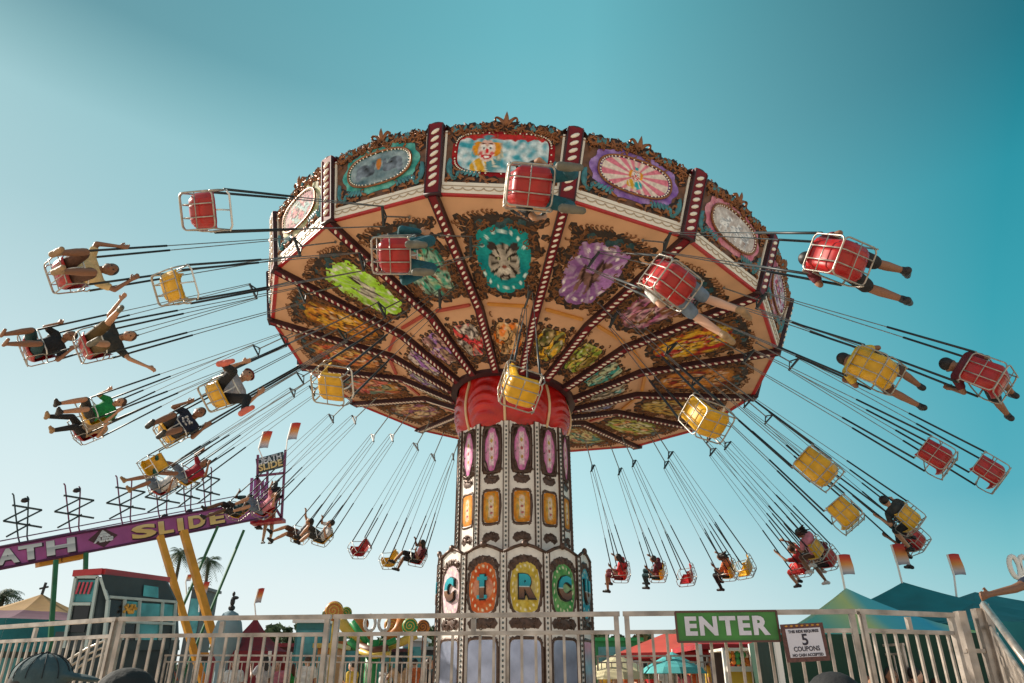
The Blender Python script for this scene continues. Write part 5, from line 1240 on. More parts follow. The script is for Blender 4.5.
def slide_post(u0, v0, u1, v1, m, r_, Y, name='post'):
    a, b = P(u0, v0, Y), P(u1, v1, Y); k = a.z / (a.z - b.z); foot_ = a.lerp(b, k)
    m_ = MB(); i_ = SM.inverted(); m_.beam(i_ @ a, i_ @ foot_, r_ * 2, r_ * 2, (0, 0, 1)); ob(name, m_.mesh(name, m), sl)
slide_post(56, 560, 52, 618, green_p, 0.055, 20.5); slide_post(86, 553, 84, 618, green_p, 0.055, 21.5)
slide_post(160, 536, 187.5, 630, yel_p, 0.085, 22.5, 'prop'); slide_post(183.5, 531, 214, 640, yel_p, 0.10, 23.0, 'prop')
for u, v in ((56, 559), (86, 553)):
    m_ = MB(); a = wpt(u, v, 21); m_.box((a.x - 0.28, a.y - 0.1, -0.5), (a.x + 0.28, a.y + 0.12, -0.1)); ob('bracket', m_.mesh('bracket', yel_p), sl)
for u0, v0, u1, v1, Y in ((218, 526, 190, 590, 24), (244, 530, 210, 612, 25)):
    slide_post(u0, v0, u1, v1, green_p, 0.035, Y, 'stay')
m_ = MB(); a, b = sxy(-60, 552), sxy(240, 495); m_.tube([(a.x, a.y, -0.2), (b.x, b.y, -0.2)], 0.018, 4); a, b = sxy(-60, 556), sxy(240, 499); m_.tube([(a.x, a.y, -0.7), (b.x, b.y, -0.7)], 0.018, 4); ob('wire', m_.mesh('wire', chain_m), sl)
# zigzag light frames along the slide
zz = mat('dark_zigzag_frame', (0.02, 0.045, 0.05), 0.5); plp = mat('plum_pole', (0.16, 0.03, 0.09), 0.5)
ZL = ['zigzag light frame above the silver letters, dark lamp on top', 'zigzag light frame just before the diamond emblem', 'zigzag light frame between emblem and golden letters', 'zigzag light frame above the first golden letters',
      'zigzag light frame below the rider in crimson', 'zigzag light frame nearest the slide tower']
for i, (u, v, s, ys) in enumerate(((25, 541, 1.0, 1.0), (77, 532, 1.02, 1.02), (129, 523, 1.0, 1.0), (166, 516, 0.9, 0.95), (192, 511, 0.62, 0.9), (212, 507, 0.62, 0.9))):
    b0 = sxy(u, v); Mz = SM @ T(b0.x, b0.y, -0.4)
    k = (sxy(u + 1, v).x - b0.x); z_ = thing('light_frame', ZL[i], 'light frame', Mz, 'zigzag light frames along the slide')
    sh_ = 0.18
    def L2(du, dv): return (du * s * k, (-dv * ys - sh_ * -du * s * 0) * k * 0.96 + du * s * k * 0.0, 0)
    def pt2(du, dv):
        q = SM.inverted() @ (SM @ Vector((0, 0, 0))); p_ = sxy(u + du * s, v + dv * ys); return (p_.x - b0.x, p_.y - b0.y, 0)
    for du, dv0 in ((-9, -50), (6, -47)):
        m_ = MB(); m_.tube([pt2(du, dv0), pt2(du + 1.5, dv0 + 2), pt2(du + 6 if du < 0 else du, -6), pt2(du + 8 if du < 0 else du + 2, 2)], 0.022, 5); ob('pole', m_.mesh('pole', plp if i else zz), z_)
    m_ = MB()
    for seq in (((-9, -38), (21, -33), (-5, -20)), ((6, -34), (-18, -22), (21, -15.5)), ((9, -19), (-15, -6))):
        for a, b in zip(seq, seq[1:]): m_.beam(pt2(*a), pt2(*b), 0.05, 0.05, (0, 0, 1))
    ob('zigzag_tube', m_.mesh('zigzag_tube', zz), z_)
    if i in (0, 1, 3, 4):
        m_ = MB(); p_ = pt2(4, -43 if i < 2 else 0); m_.ell((p_[0], p_[1] + (0.05 if i > 2 else 0), 0), (0.12, 0.08, 0.08)); ob('lamp', m_.mesh('lamp', black), z_)
# slide tower
TY = 26.5
tb = P(270, 519, TY); tw_ = thing('slide_tower', 'purple scaffold stair tower topped by a dark slide sign board', 'tower', T(tb.x, tb.y, 0))
def tl(u, v, dy=0.0): return P(u, v, TY + dy) - Vector((tb.x, tb.y, 0))
m_ = MB()
for u0, v0, u1, v1, dy in ((285.5, 450, 281.5, 520, 0), (258, 455, 256.5, 522, 0), (268, 458, 266, 520, 1.4), (281.5, 518, 256.5, 476, 0), (256.5, 520, 283, 495, 0), (256, 500, 283, 497, 0), (257, 476, 284, 473, 0)): m_.beam(tl(u0, v0, dy), tl(u1, v1, dy), 0.08, 0.08, (0, 1, 0))
ob('scaffold', m_.mesh('scaffold', plp), tw_)
m_ = MB(); m_.poly([tl(250, 521), tl(282, 517), tl(282, 520.5), tl(250, 524)], (0, 0.5, 0)); ob('deck', m_.mesh('deck', mat('slide_red_deck', (0.35, 0.02, 0.03), 0.5)), tw_)
m_ = MB()
for k in range(5): m_.beam(tl(252 + 3.6 * k, 478 + k), tl(250 + 3.6 * k, 514), 0.11, 0.03, (0, 1, 0))
ob('slatted_side', m_.mesh('slatted_side', mat('lilac_slats', (0.28, 0.08, 0.26), 0.5)), tw_)
sgM = frame(tl(257.5, 473.5), tl(285, 466) - tl(257.5, 473.5), (0, 0, 1)); sw = (tl(285, 466) - tl(257.5, 473.5)).length; shh = (tl(257.5, 458.5) - tl(257.5, 473.5)).length
m_ = MB(); m_.box((0, 0, -0.08), (sw, shh, 0)); sb = ob('sign_board', m_.mesh('sign_board', mat('sign_board_dark', (0.02, 0.05, 0.06), 0.5, 0, 0.4, 4)), tw_, sgM)
for tx, yy, m in (('DEATH', 0.70, silv), ('SLIDE', 0.28, goldl)):
    me = text_mesh(tx, 0.36, m, 0.01, 0.012); xs = [v.co.x for v in me.vertices]
    for v in me.vertices: v.co.x *= sw * 0.86 / (max(xs) - min(xs)); 
    ob('lettering', me, sb, T(sw / 2, shh * yy, 0.02))
flag_m = gradmat('sunset_flag_cloth', [(0.0, (0.16, 0.20, 0.28)), (0.22, (0.55, 0.50, 0.50)), (0.5, (0.70, 0.30, 0.08)), (0.75, (0.62, 0.08, 0.03)), (1, (0.40, 0.02, 0.03))], 'Z', 0.8)
def flag(u, v, Y, w_px, h_px, label, pole_to, lean=0.12):
    c = P(u, v, Y); s = (P(u + 1, v, Y) - c).length; w_, h_ = w_px * s, h_px * s * 0.92; foot_ = P(*pole_to, Y) if pole_to else None
    t = thing('flag', label, 'flag', T(c.x, c.y, c.z), 'upright flags of fading sunset colours')
    m_ = MB(); nx, ny = 6, 12
    for j in range(ny + 1):
        for i in range(nx + 1):
            x = w_ * (i / nx - 0.5); z = h_ * (j / ny - 0.5); m_.v.append((x + z * lean, 0.06 * w_ * math.sin(5 * j / ny + 3 * i / nx) + 0.02, z + 0.06 * h_ * math.sin(2.5 * i / nx)))
    for j in range(ny):
        for i in range(nx): a = j*(nx+1) + i; m_.f.append((a, a+1, a+nx+2, a+nx+1))
    fm = m_.mesh('cloth', flag_m, True); ob('cloth', fm, t)
    m_ = MB(); b = foot_ - c; m_.tube([(-w_/2 + h_/2 * lean, 0, h_ / 2), (-w_ / 2 - h_/2*lean, 0, -h_ / 2), tuple(b)], 0.02 * max(1, Y / 20), 5); ob('pole', m_.mesh('pole', white), t)
flag(265.5, 440, 26.5, 9, 19, 'sunset flag above the sign board of the slide tower, first of two', (263, 459)); flag(294, 431.5, 26.5, 9, 19, 'sunset flag beside the canopy edge, higher of the tower pair', (286, 452))
flag(259.5, 596, 24, 6, 15, 'small faded flag on the maroon pointed tent', (256, 618)); flag(205, 588, 30, 6, 12, 'small red flag between the amber slide props and the stay', (199, 612)); flag(189, 578, 34, 4.5, 7, 'tiny flag low between the two amber props', (187, 600))
flag(846.5, 565, 13.5, 13.5, 21, 'sunset flag over the yellow green tent peak', (845, 590), -0.05); flag(901, 555, 14.5, 13.5, 22, 'sunset flag in the middle of three, directly above the teal tent peak', (902, 583), -0.1); flag(957, 565, 15, 13, 22, 'sunset flag over the long dark teal roof slope', (957, 601), -0.08)
# people on the slide tower
def stand(u, v, Y, label, group, shirt, skin='tan', k=1.0, rot=0.0, src=None):
    top = P(u, v, Y)
    return top

# =================================================================== fun house
hy = 15.0
hw_ = mat('charcoal_blue_wall', (0.025, 0.045, 0.055), 0.55, 0, 0.3, 2); hrd = mat('crimson_fascia', (0.42, 0.03, 0.04), 0.45); hgl = mat('teal_window_glass', (0.06, 0.26, 0.28), 0.15, 0.2, 0.5, 2); hfr = mat('pale_teal_frame', (0.40, 0.50, 0.50), 0.5); hdk = mat('black_window_glass', (0.012, 0.016, 0.02), 0.2)
O_ = P(64, 632, hy); fh = thing('fun_house', 'tilted dark fun house with crimson roof edge and teal windows', 'fun house', T(O_.x, O_.y, 0)); off = Vector((O_.x, O_.y, 0))
def H(u, v, Y): return P(u, v, Y) - off
def wallpoly(pts, name, m, d, par=None): q = MB(); q.poly(pts, d); return ob(name, q.mesh(name, m), par or fh)
Y0, Y1 = 15.0, 17.2
hwa, hwb = P(95, 650, Y0), P(178, 650, Y1); hwn = (hwb - hwa).cross(Vector((0, 0, 1))).normalized()
def HW(u, v, off_=0.0):
    r = ray(u, v); t_ = (hwa - hwn * off_ * (1 if hwn.y > 0 else -1) - Vector((0, 0, CAMZ))).dot(hwn) / r.dot(hwn); return Vector((0, 0, CAMZ)) + r * t_ - off
gl = [H(76, 573, Y0), H(103, 573, Y0), H(103, 573, Y0)]
front = [H(62, 650, Y0), H(95, 650, Y0), H(108, 602, Y0 + .1), H(101, 577, Y0), H(76, 574, Y0)]
wallpoly(front, 'gable_wall', hw_, (0, 0.06, 0))
sideL = [HW(95, 650), HW(178, 650), HW(176, 602), HW(108, 598)]
wallpoly(sideL, 'long_wall', hw_, (0, 0.08, 0))
slope = [HW(108, 598), HW(176, 602), HW(166, 581), HW(101, 574)]
wallpoly(slope, 'roof_slope', hw_, (0, 0.1, 0))
m_ = MB(); m_.beam(H(74, 573.5, Y0 - .05), H(103, 571.5, Y0 - .05), 0.10, 0.12, (0, 0, 1)); m_.beam(H(103, 571.5, Y0 - .05), H(168, 580, Y1 + .2), 0.10, 0.12, (0, 0, 1)); ob('roof_edge', m_.mesh('roof_edge', hrd), fh)
m_ = MB()
for a, b in (((76, 577), (64, 648)), ((98, 577), (86, 648)), ((76, 577), (98, 577)), ((70, 604), (91, 604)), ((101, 578), (108, 600)), ((108, 600), (104, 640))): m_.beam(H(*a, Y0 - .06), H(*b, Y0 - .06), 0.055, 0.05, (0, 1, 0))
for a, b, t in (((109, 597), (176, 602), 1), ((109, 600), (105, 640), 1), ((125, 599), (122, 640), 1), ((140, 600), (137, 640), 1), ((163, 602), (160, 640), 1), ((176, 602), (173, 640), 1), ((108, 621), (175, 624), 1)):
    def yy(u): return Y0 + (Y1 - Y0) * max(0, (u - 95) / 83) - 0.06
    m_.beam(HW(*a, 0.05), HW(*b, 0.05), 0.05, 0.05, (0, 1, 0))
ob('window_frames', m_.mesh('window_frames', hfr), fh)
def yy(u): return Y0 + (Y1 - Y0) * max(0, (u - 95) / 83) - 0.04
for pts, m in ((((126, 601), (139, 602), (137, 619), (124, 618)), hgl), (((141, 603), (162, 604), (160, 620), (139, 619)), hgl), (((110, 600), (123, 601), (121, 618), (108, 617)), hdk), (((164, 604), (175, 605), (173, 622), (162, 621)), hgl),
               (((144, 585), (158, 587), (158, 598), (143, 596)), hgl), (((140, 622), (160, 623), (157, 640), (138, 640)), hgl), (((125, 621), (137, 622), (135, 640), (123, 640)), hdk)):
    wallpoly([HW(u, v, 0.03) for u, v in pts], 'window', m, (0, 0.02, 0))
wallpoly([H(78, 580, Y0 - .03), H(96, 580, Y0 - .03), H(92, 602, Y0 - .03), H(73, 602, Y0 - .03)], 'window', hgl, (0, 0.02, 0)); wallpoly([H(72, 606, Y0 - .03), H(90, 606, Y0 - .03), H(84, 632, Y0 - .03), H(67, 632, Y0 - .03)], 'window', hdk, (0, 0.02, 0))
m_ = MB()
for k, u in enumerate((80, 84, 88, 92)): m_.beam(H(u, 582, Y0 - .06), H(u - 4, 594, Y0 - .06), 0.035, 0.02, (0, 1, 0))
ob('hanging_ribbons', m_.mesh('hanging_ribbons', mat('rose_ribbons', (0.5, 0.06, 0.1), 0.6)), fh)
rnd = random.Random(3); m_ = MB()
for k in range(26): c = HW(130 + rnd.uniform(-6, 6), 609 + rnd.uniform(-4, 4), 0.1); m_.ell(c, (0.035, 0.03, 0.035), 6, 4)
ob('flower_cluster', m_.mesh('flower_cluster', mat('amber_flowers', (0.6, 0.28, 0.05), 0.6, 0, 0.5, 12)), fh)
m_ = MB()
for u, v0 in ((66, 632), (170, 632)): a = H(u, v0, yy(u) + .1); m_.beam(a, (a.x, a.y, 0), 0.25, 0.25, (0, 1, 0))
m_.poly([(a.x, a.y, 0) for a in (H(62, 650, Y0), H(178, 650, Y1))] + [H(178, 640, Y1), H(62, 640, Y0)], (0, 0.1, 0)); ob('base', m_.mesh('base', hw_), fh)
# curved stair rails in front of it
sr = thing('curved_stair_rail', 'pale curved stair rail in front of the fun house', 'handrail', T(O_.x, O_.y - 1.2, 0)); o2 = Vector((O_.x, O_.y - 1.2, 0)); m_ = MB()
for k in range(3):
    m_.tube([P(62 + 3 * k, 664 + 6 * k, 13.5) - o2, P(88, 648 + 6 * k, 13.4) - o2, P(104, 641 + 6 * k, 13.3) - o2, P(112, 646 + 6 * k, 13.3) - o2, P(113, 660 + 4 * k, 13.3) - o2], 0.022, 6)
ob('rails', m_.mesh('rails', steel, True), sr); m_ = MB()
for u, v in ((66, 664), (88, 650), (110, 648)): a = P(u, v, 13.4) - o2; m_.beam(a, (a.x, a.y, 0), 0.05, 0.05, (0, 1, 0))
ob('posts', m_.mesh('posts', steel), sr)

# =================================================================== tents
def cone_tent(name, label, peak, half, ze, zsk, mats_, n=12, sag=0.25, rot=0.0, square=False, finial=True, group=None):
    """peak: world point; half: half width; ze eave height; zsk skirt bottom"""
    c = Vector((peak.x, peak.y, 0)); t = thing(name, label, 'tent', T(c.x, c.y, 0), group); nn_ = 4 if square else n
    def corner(i, r_): a = rot + 2 * PI * i / nn_; return Vector((r_ * math.cos(a), r_ * math.sin(a), 0))
    K = 8; Hh = peak.z - ze; rings = []
    for j in range(K + 1):
        f = j / K; z = ze + Hh * ((1 - f) ** (1 + sag * 2) if sag else 1 - f); rings.append((half * f * (1 if not square else 1.0), z))
    def band(f0, f1, m, nm):
        m_ = MB(); seg = 6
        for j in range(K + 1):
            r_, z = rings[j]
            for i in range(nn_ * seg):
                a, b = corner(i // seg, r_), corner(i // seg + 1, r_); p = a.lerp(b, (i % seg) / seg); w = abs(((i % seg) / seg) - 0.0); m_.v.append((p.x, p.y, z - 0.03 * Hh * math.sin(PI * ((i % seg) / seg)) * (j / K)))
        W2 = nn_ * seg
        for j in range(int(f0 * K), int(f1 * K)):
            for i in range(W2): m_.f.append((j*W2+i, j*W2+(i+1) % W2, (j+1)*W2+(i+1) % W2, (j+1)*W2+i))
        ob(nm, m_.mesh(nm, m, False), t)
    if len(mats_) > 2: band(0, 0.5, mats_[0], 'roof_top'); band(0.5, 1.0, mats_[1], 'roof_band')
    else: band(0, 1.0, mats_[0], 'roof')
    m_ = MB(); vs = []
    for i in range(nn_): a = corner(i, half); vs += [(a.x, a.y, ze), (a.x, a.y, zsk)]
    m_.add(vs, [(2*i, 2*((i+1) % nn_), 2*((i+1) % nn_)+1, 2*i+1) for i in range(nn_)]); ob('skirt', m_.mesh('skirt', mats_[-1]), t)
    m_ = MB()
    for i in range(nn_): a = corner(i, half * 0.98); m_.beam((a.x, a.y, 0), (a.x, a.y, ze), 0.08, 0.08, (0, 1, 0))
    ob('poles', m_.mesh('poles', white), t)
    if finial: m_ = MB(); m_.beam((0, 0, peak.z - .05), (0.03, 0, peak.z + 0.35), 0.06, 0.06, (0, 1, 0)); m_.beam((-0.12, 0, peak.z + 0.16), (0.14, 0, peak.z + 0.22), 0.05, 0.05, (0, 1, 0)); ob('finial', m_.mesh('finial', black), t)
    return t
cl = lambda n, c: mat('canvas_' + n, c, 0.8, 0, 0.2, 1.6, bump=0.8)
pk = P(42, 594, 24); zE = P(42, 612, 24).z
cone_tent('striped_tent', 'mustard topped tent with purple band beside the fun house', pk, 2.9, P(42, 620, 22).z, P(42, 652, 22).z, [cl('mustard', (0.32, 0.18, 0.045)), cl('purple', (0.09, 0.014, 0.05)), cl('teal_skirt', (0.01, 0.14, 0.16))], 10, 0.25)
cone_tent('maroon_tent', 'maroon pointed tent with pale trim beside the slide prop', P(256, 617, 22), 1.15, P(256, 650, 20.5).z, 0.6, [cl('maroon', (0.22, 0.02, 0.03)), cl('maroon', (0.22, 0.02, 0.03))], 8, 0.35, finial=False)
# onion-shaped grey tent
t = thing('grey_dome_tent', 'blue grey bulbous dome between slide prop and maroon tent', 'tent', T(P(225, 650, 21).x, 21, 0)); m_ = MB(); zt, zb2 = P(225, 610, 21).z, P(225, 660, 21).z; hh = zt - zb2; rr = (P(240, 640, 21) - P(211, 640, 21)).length / 2
m_.lathe([(0.02, zt), (rr * 0.5, zt - hh * 0.07), (rr * 0.82, zt - hh * 0.25), (rr, zt - hh * 0.48), (rr * 0.95, zt - hh * 0.65), (rr * 0.75, zt - hh * 0.85), (rr * 0.5, zb2)], 20)
ob('dome', m_.mesh('dome', cl('blue_grey', (0.20, 0.29, 0.33)), True), t); m_ = MB(); m_.lathe([(rr * 0.5, zb2), (rr * 0.6, 0)], 12); ob('base', m_.mesh('base', cl('blue_grey', (0.2, 0.29, 0.33))), t)
m_ = MB(); m_.ell((0, 0, zt + 0.05), (0.1, 0.1, 0.08)); m_.ell((0, 0, zt + 0.22), (0.07, 0.07, 0.14)); m_.ell((0.06, 0, zt + 0.32), (0.10, 0.05, 0.05)); m_.ell((0, 0, zt + 0.42), (0.045, 0.045, 0.07)); ob('finial', m_.mesh('finial', black), t)
t2 = copy_m = None
cone_tent('red_tent', 'sunlit red pitched tent behind the railing by the column', P(690, 623, 22), 2.4, P(690, 652, 20.5).z, P(690, 658, 20.5).z, [cl('warm_red', (0.50, 0.07, 0.05)), cl('deep_red', (0.32, 0.015, 0.02))], 4, 0.0, R(20), True, False)
cone_tent('red_awning', 'deep red stall roof under the enter sign', P(742, 628, 19), 2.1, P(742, 645, 18).z, P(742, 650, 18).z, [cl('deep_red', (0.32, 0.015, 0.02)), cl('deep_red', (0.32, 0.015, 0.02))], 4, 0.0, R(45), True, False)
cone_tent('green_tent', 'green and blue peaked tent over the short railing panel', P(846, 588, 13.5), 2.3, P(846, 634, 12).z, 0.4, [gradmat('lime_to_aqua_canvas', [(0, (0.04, 0.48, 0.50)), (0.25, (0.12, 0.50, 0.42)), (0.45, (0.55, 0.66, 0.26)), (0.52, (0.10, 0.50, 0.55)), (0.68, (0.04, 0.42, 0.60)), (0.80, (0.40, 0.62, 0.20)), (1, (0.04, 0.50, 0.10))], 'X', 0.8), cl('interior_shade_green', (0.005, 0.040, 0.024))], 4, 0.25, R(35), True, False)  # skirt coloured near-black green to stand in for the shaded tent interior
cone_tent('dark_teal_tent', 'large dark teal tent behind the stair handrail', P(903, 582, 15.5), 3.3, P(900, 622, 13.5).z, 0.4, [cl('dark_teal', (0.010, 0.19, 0.215)), cl('dark_teal', (0.010, 0.19, 0.215))], 4, 0.2, R(25), True, False)
cone_tent('long_teal_tent', 'long dark teal tent sloping away past the gate post', P(975, 592, 15), 3.6, P(975, 625, 13).z, 0.4, [cl('deep_teal', (0.010, 0.17, 0.19)), cl('deep_teal', (0.010, 0.17, 0.19))], 4, 0.2, R(55), True, False)
# umbrella
def umbrella(u, v, Y, r_, m, label):
    c = P(u, v, Y); t = thing('parasol', label, 'parasol', T(c.x, c.y, 0), 'small parasols among the crowd'); m_ = MB(); m_.lathe([(0.02, c.z), (r_ * 0.5, c.z - 0.12 * r_ * 2), (r_ * 0.85, c.z - 0.3 * r_ * 1.4), (r_, c.z - 0.42 * r_ * 1.4)], 12); ob('shade', m_.mesh('shade', m), t)
    m_ = MB(); m_.tube([(0, 0, 0), (0, 0, c.z)], 0.025, 6); ob('pole', m_.mesh('pole', steel), t)
umbrella(617, 654, 18, 0.9, cl('butter', (0.6, 0.55, 0.35)), 'butter yellow parasol by the column foot'); umbrella(672, 652, 17.5, 0.75, cl('aqua', (0.08, 0.4, 0.42)), 'aqua parasol in front of the red tent')
# prize stall
ps = P(752, 668, 16); t = thing('prize_stall', 'stall with white counter and rows of hanging prizes under the enter sign', 'stall', T(ps.x, ps.y, 0)); o2 = Vector((ps.x, ps.y, 0)); z1, z2, z3 = P(752, 649, 16).z, P(752, 667, 16).z, P(752, 672, 16).z; xh = (P(785, 660, 16) - P(718, 660, 16)).x / 2
m_ = MB(); m_.box((-xh, -0.6, z1 - 0.05), (xh, 0.6, z1)); m_.box((-xh, -0.75, z3), (xh, -0.5, z2)); ob('counter', m_.mesh('counter', cl('stall_white', (0.7, 0.66, 0.6))), t)
m_ = MB(); m_.box((-xh, -0.55, 0), (xh, -0.5, z3)); ob('front_panel', m_.mesh('front_panel', cl('stall_yellow', (0.6, 0.42, 0.06))), t); m_ = MB(); m_.box((-xh, 0.5, 0), (xh, 0.55, z1)); ob('back_panel', m_.mesh('back_panel', cl('stall_dark', (0.05, 0.04, 0.05))), t)
m_ = MB()
for x in (-xh, xh): m_.box((x - .04, -0.6, 0), (x + .04, -0.52, z1))
ob('posts', m_.mesh('posts', white), t)
rnd = random.Random(8); pcs = [mat('prize_red', (0.55, 0.03, 0.03), 0.6), mat('prize_yellow', (0.6, 0.4, 0.05), 0.6), mat('prize_white', (0.7, 0.66, 0.6), 0.6), mat('prize_green', (0.05, 0.3, 0.1), 0.6), mat('prize_orange', (0.6, 0.2, 0.04), 0.6)]
for k in range(34):
    x = -xh + 0.1 + (2 * xh - 0.2) * ((k % 12) + 0.5) / 12; z = z1 - 0.12 - 0.13 * (k // 12) + rnd.uniform(-.02, .02); m_ = MB(); s = rnd.uniform(0.045, 0.075)
    m_.ell((0, 0, 0), (s, s * .8, s)); m_.ell((0, 0, s * 1.25), (s * .7, s * .65, s * .65)); m_.ell((s * .5, 0, s * 1.8), (s * .25, s * .2, s * .25), 6, 4); m_.ell((-s * .5, 0, s * 1.8), (s * .25, s * .2, s * .25), 6, 4)
    o = ob('plush_toy', m_.mesh('plush_toy', pcs[0] if x > xh * .4 else rnd.choice(pcs), True), None, T(ps.x + x, ps.y - 0.3 + 0.1 * rnd.random(), z)); tag(o, 'small plush prize hanging in the stall under the enter sign', 'toy', 'plush prizes hanging in the stall')

# =================================================================== lollipop ride (behind the railing, left of the column)
def spiral_disc(u, v, Y, rpx, c1, c2, label, M0=None):
    c = P(u, v, Y); s = (P(u + 1, v, Y) - c).length; r_ = rpx * s
    t = thing('lollipop_disc', label, 'ride ornament', T(c.x, c.y, c.z), 'spiral lollipop ornaments on the ride')
    m_ = MB(); M3 = Matrix.Rotation(R(90), 3, 'X'); m_.v = []; m_.ell((0, 0, 0), (r_, r_, r_ * 0.35), 20, 8, M3); ob('disc', m_.mesh('disc', c1, True), t)
    m_ = MB(); m_.tube([(r_ * 0.92 * (1 - k / 40) * math.cos(k * 0.42), -r_ * 0.36 * math.sqrt(max(0.02, 1 - (0.92 * (1 - k / 40)) ** 2)), r_ * 0.92 * (1 - k / 40) * math.sin(k * 0.42)) for k in range(40)], r_ * 0.07, 5); ob('spiral', m_.mesh('spiral', c2, True), t)
    m_ = MB(); m_.tube([(0, 0.05, -r_ * 0.9), (0, 0.05, -c.z)], r_ * 0.1, 6); ob('stick', m_.mesh('stick', c2), t)
og, gr_, yl, dbr = mat('lolly_orange', (0.5, 0.17, 0.03), 0.4), mat('lolly_green', (0.02, 0.25, 0.07), 0.4), mat('lolly_yellow', (0.6, 0.42, 0.08), 0.4), mat('lolly_brown', (0.12, 0.04, 0.02), 0.5)
for u, v, Y, r_, a, b, l in ((334, 611, 21, 9.5, og, yl, 'large orange spiral standing above the rail'), (346, 613, 21.5, 6, gr_, yl, 'small green spiral against the large orange one'), (362, 624, 21, 7, og, dbr, 'orange spiral beside the teal looped face'), (392, 625, 21, 8, og, yl, 'pale orange spiral right of the looped face'),
                          (410, 626, 20.5, 8, gr_, yl, 'green ringed spiral near the column'), (423, 627, 21, 7, og, dbr, 'brown orange spiral hard against the column'), (328, 614, 22, 6, gr_, og, 'green rim spiral behind the large orange one')):
    spiral_disc(u, v, Y, r_, a, b, l)
c = P(376, 627, 20.5); t = thing('caterpillar_car', 'curved caterpillar ride car with white and teal face loops', 'ride car', T(c.x, c.y, 0)); m_ = MB(); s = 0.033
for k, (du, dv) in enumerate(((-6, -2), (8, -2))):
    q = P(376 + du, 625 + dv, 20.3) - Vector((c.x, c.y, 0)); m_.tube([(q.x + 0.14 * math.cos(a), q.y, q.z + 0.2 * math.sin(a)) for a in [2*PI*j/16 for j in range(16)]], 0.045, 6, True)
ob('face_loop', m_.mesh('face_loop', mat('face_white_teal', (0.5, 0.62, 0.62), 0.4, 0, 0.5, 8), True), t); m_ = MB()
m_.tube([P(360, 647, 20.5) - Vector((c.x, c.y, 0)), P(372, 652, 20.3) - Vector((c.x, c.y, 0)), P(388, 650, 20.3) - Vector((c.x, c.y, 0))], 0.13, 8); ob('body_hull', m_.mesh('body_hull', dbr, True), t); m_ = MB()
m_.tube([P(360, 651, 20.3) - Vector((c.x, c.y, 0)), P(373, 656, 20.1) - Vector((c.x, c.y, 0)), P(390, 654, 20.1) - Vector((c.x, c.y, 0))], 0.07, 8); ob('yellow_trim', m_.mesh('yellow_trim', yl, True), t)
m_ = MB(); q = P(374, 640, 20.5) - Vector((c.x, c.y, 0)); m_.tube([q, (q.x, q.y, 0)], 0.2, 8); m_.tube([P(352, 622, 20.5) - Vector((c.x, c.y, 0)), P(368, 644, 20.5) - Vector((c.x, c.y, 0))], 0.09, 6); m_.tube([P(396, 640, 20.5) - Vector((c.x, c.y, 0)), P(376, 648, 20.5) - Vector((c.x, c.y, 0))], 0.09, 6); ob('support_arm', m_.mesh('support_arm', gr_, True), t)
i_ = Vector((c.x, c.y, 0))
for pts, r_, mm in ((((340, 620), (346, 628), (356, 636), (366, 643)), 0.16, yl), (((358, 618), (362, 630), (370, 640)), 0.15, og), (((404, 618), (398, 630), (386, 642)), 0.17, og), (((416, 634), (402, 642), (388, 647)), 0.13, yl), (((380, 646), (378, 652), (374, 662)), 0.22, dbr), (((350, 640), (360, 650), (372, 656)), 0.12, gr_)):
    m_ = MB(); q = [P(u, v, 20.9) - i_ for u, v in pts]; m_.tube(q, r_, 8, r2=r_ * .7); ob('curved_arm', m_.mesh('curved_arm', mm, True), t)
# teal booth, orange barrel
def booth(u0, v0, u1, Y, m, label, name, cat, roofm=None, d=1.6):
    a, b = P(u0, v0, Y), P(u1, v0, Y); t = thing(name, label, cat, T(a.x, Y, 0)); W_ = b.x - a.x; m_ = MB(); m_.box((0, 0, 0), (W_, d, a.z)); ob('walls', m_.mesh('walls', m), t)
    m_ = MB(); m_.box((-0.12, -0.15, a.z), (W_ + 0.12, d + 0.1, a.z + 0.12)); ob('roof', m_.mesh('roof', roofm or white), t); m_ = MB(); m_.box((W_ * .08, -0.03, a.z * 0.62), (W_ * .92, -0.003, a.z * 0.93)); ob('window', m_.mesh('window', hgl), t)
    return t
booth(297, 623, 326, 26, mat('booth_teal', (0.03, 0.20, 0.22), 0.5), 'teal ticket booth with white roof edge behind the railing', 'ticket_booth', 'booth'); booth(318, 648, 334, 22, mat('booth_orange', (0.55, 0.2, 0.03), 0.5), 'small orange kiosk beside the twin posts', 'orange_kiosk', 'kiosk', yl)
booth(403, 641, 424, 30, mat('pale_building', (0.40, 0.44, 0.46), 0.6), 'pale building far behind the lollipops', 'pale_building', 'building'); booth(594, 641, 640, 30, mat('stall_green', (0.02, 0.22, 0.07), 0.6), 'long green roofed stall behind the trees by the column', 'green_stall', 'stall', mat('roof_green', (0.02, 0.28, 0.08), 0.6))
booth(192, 590, 205, 34, mat('grey_shed', (0.06, 0.08, 0.09), 0.6), 'dark grey shed between the amber props', 'grey_shed', 'shed', mat('shed_roof', (0.1, 0.12, 0.14), 0.6))

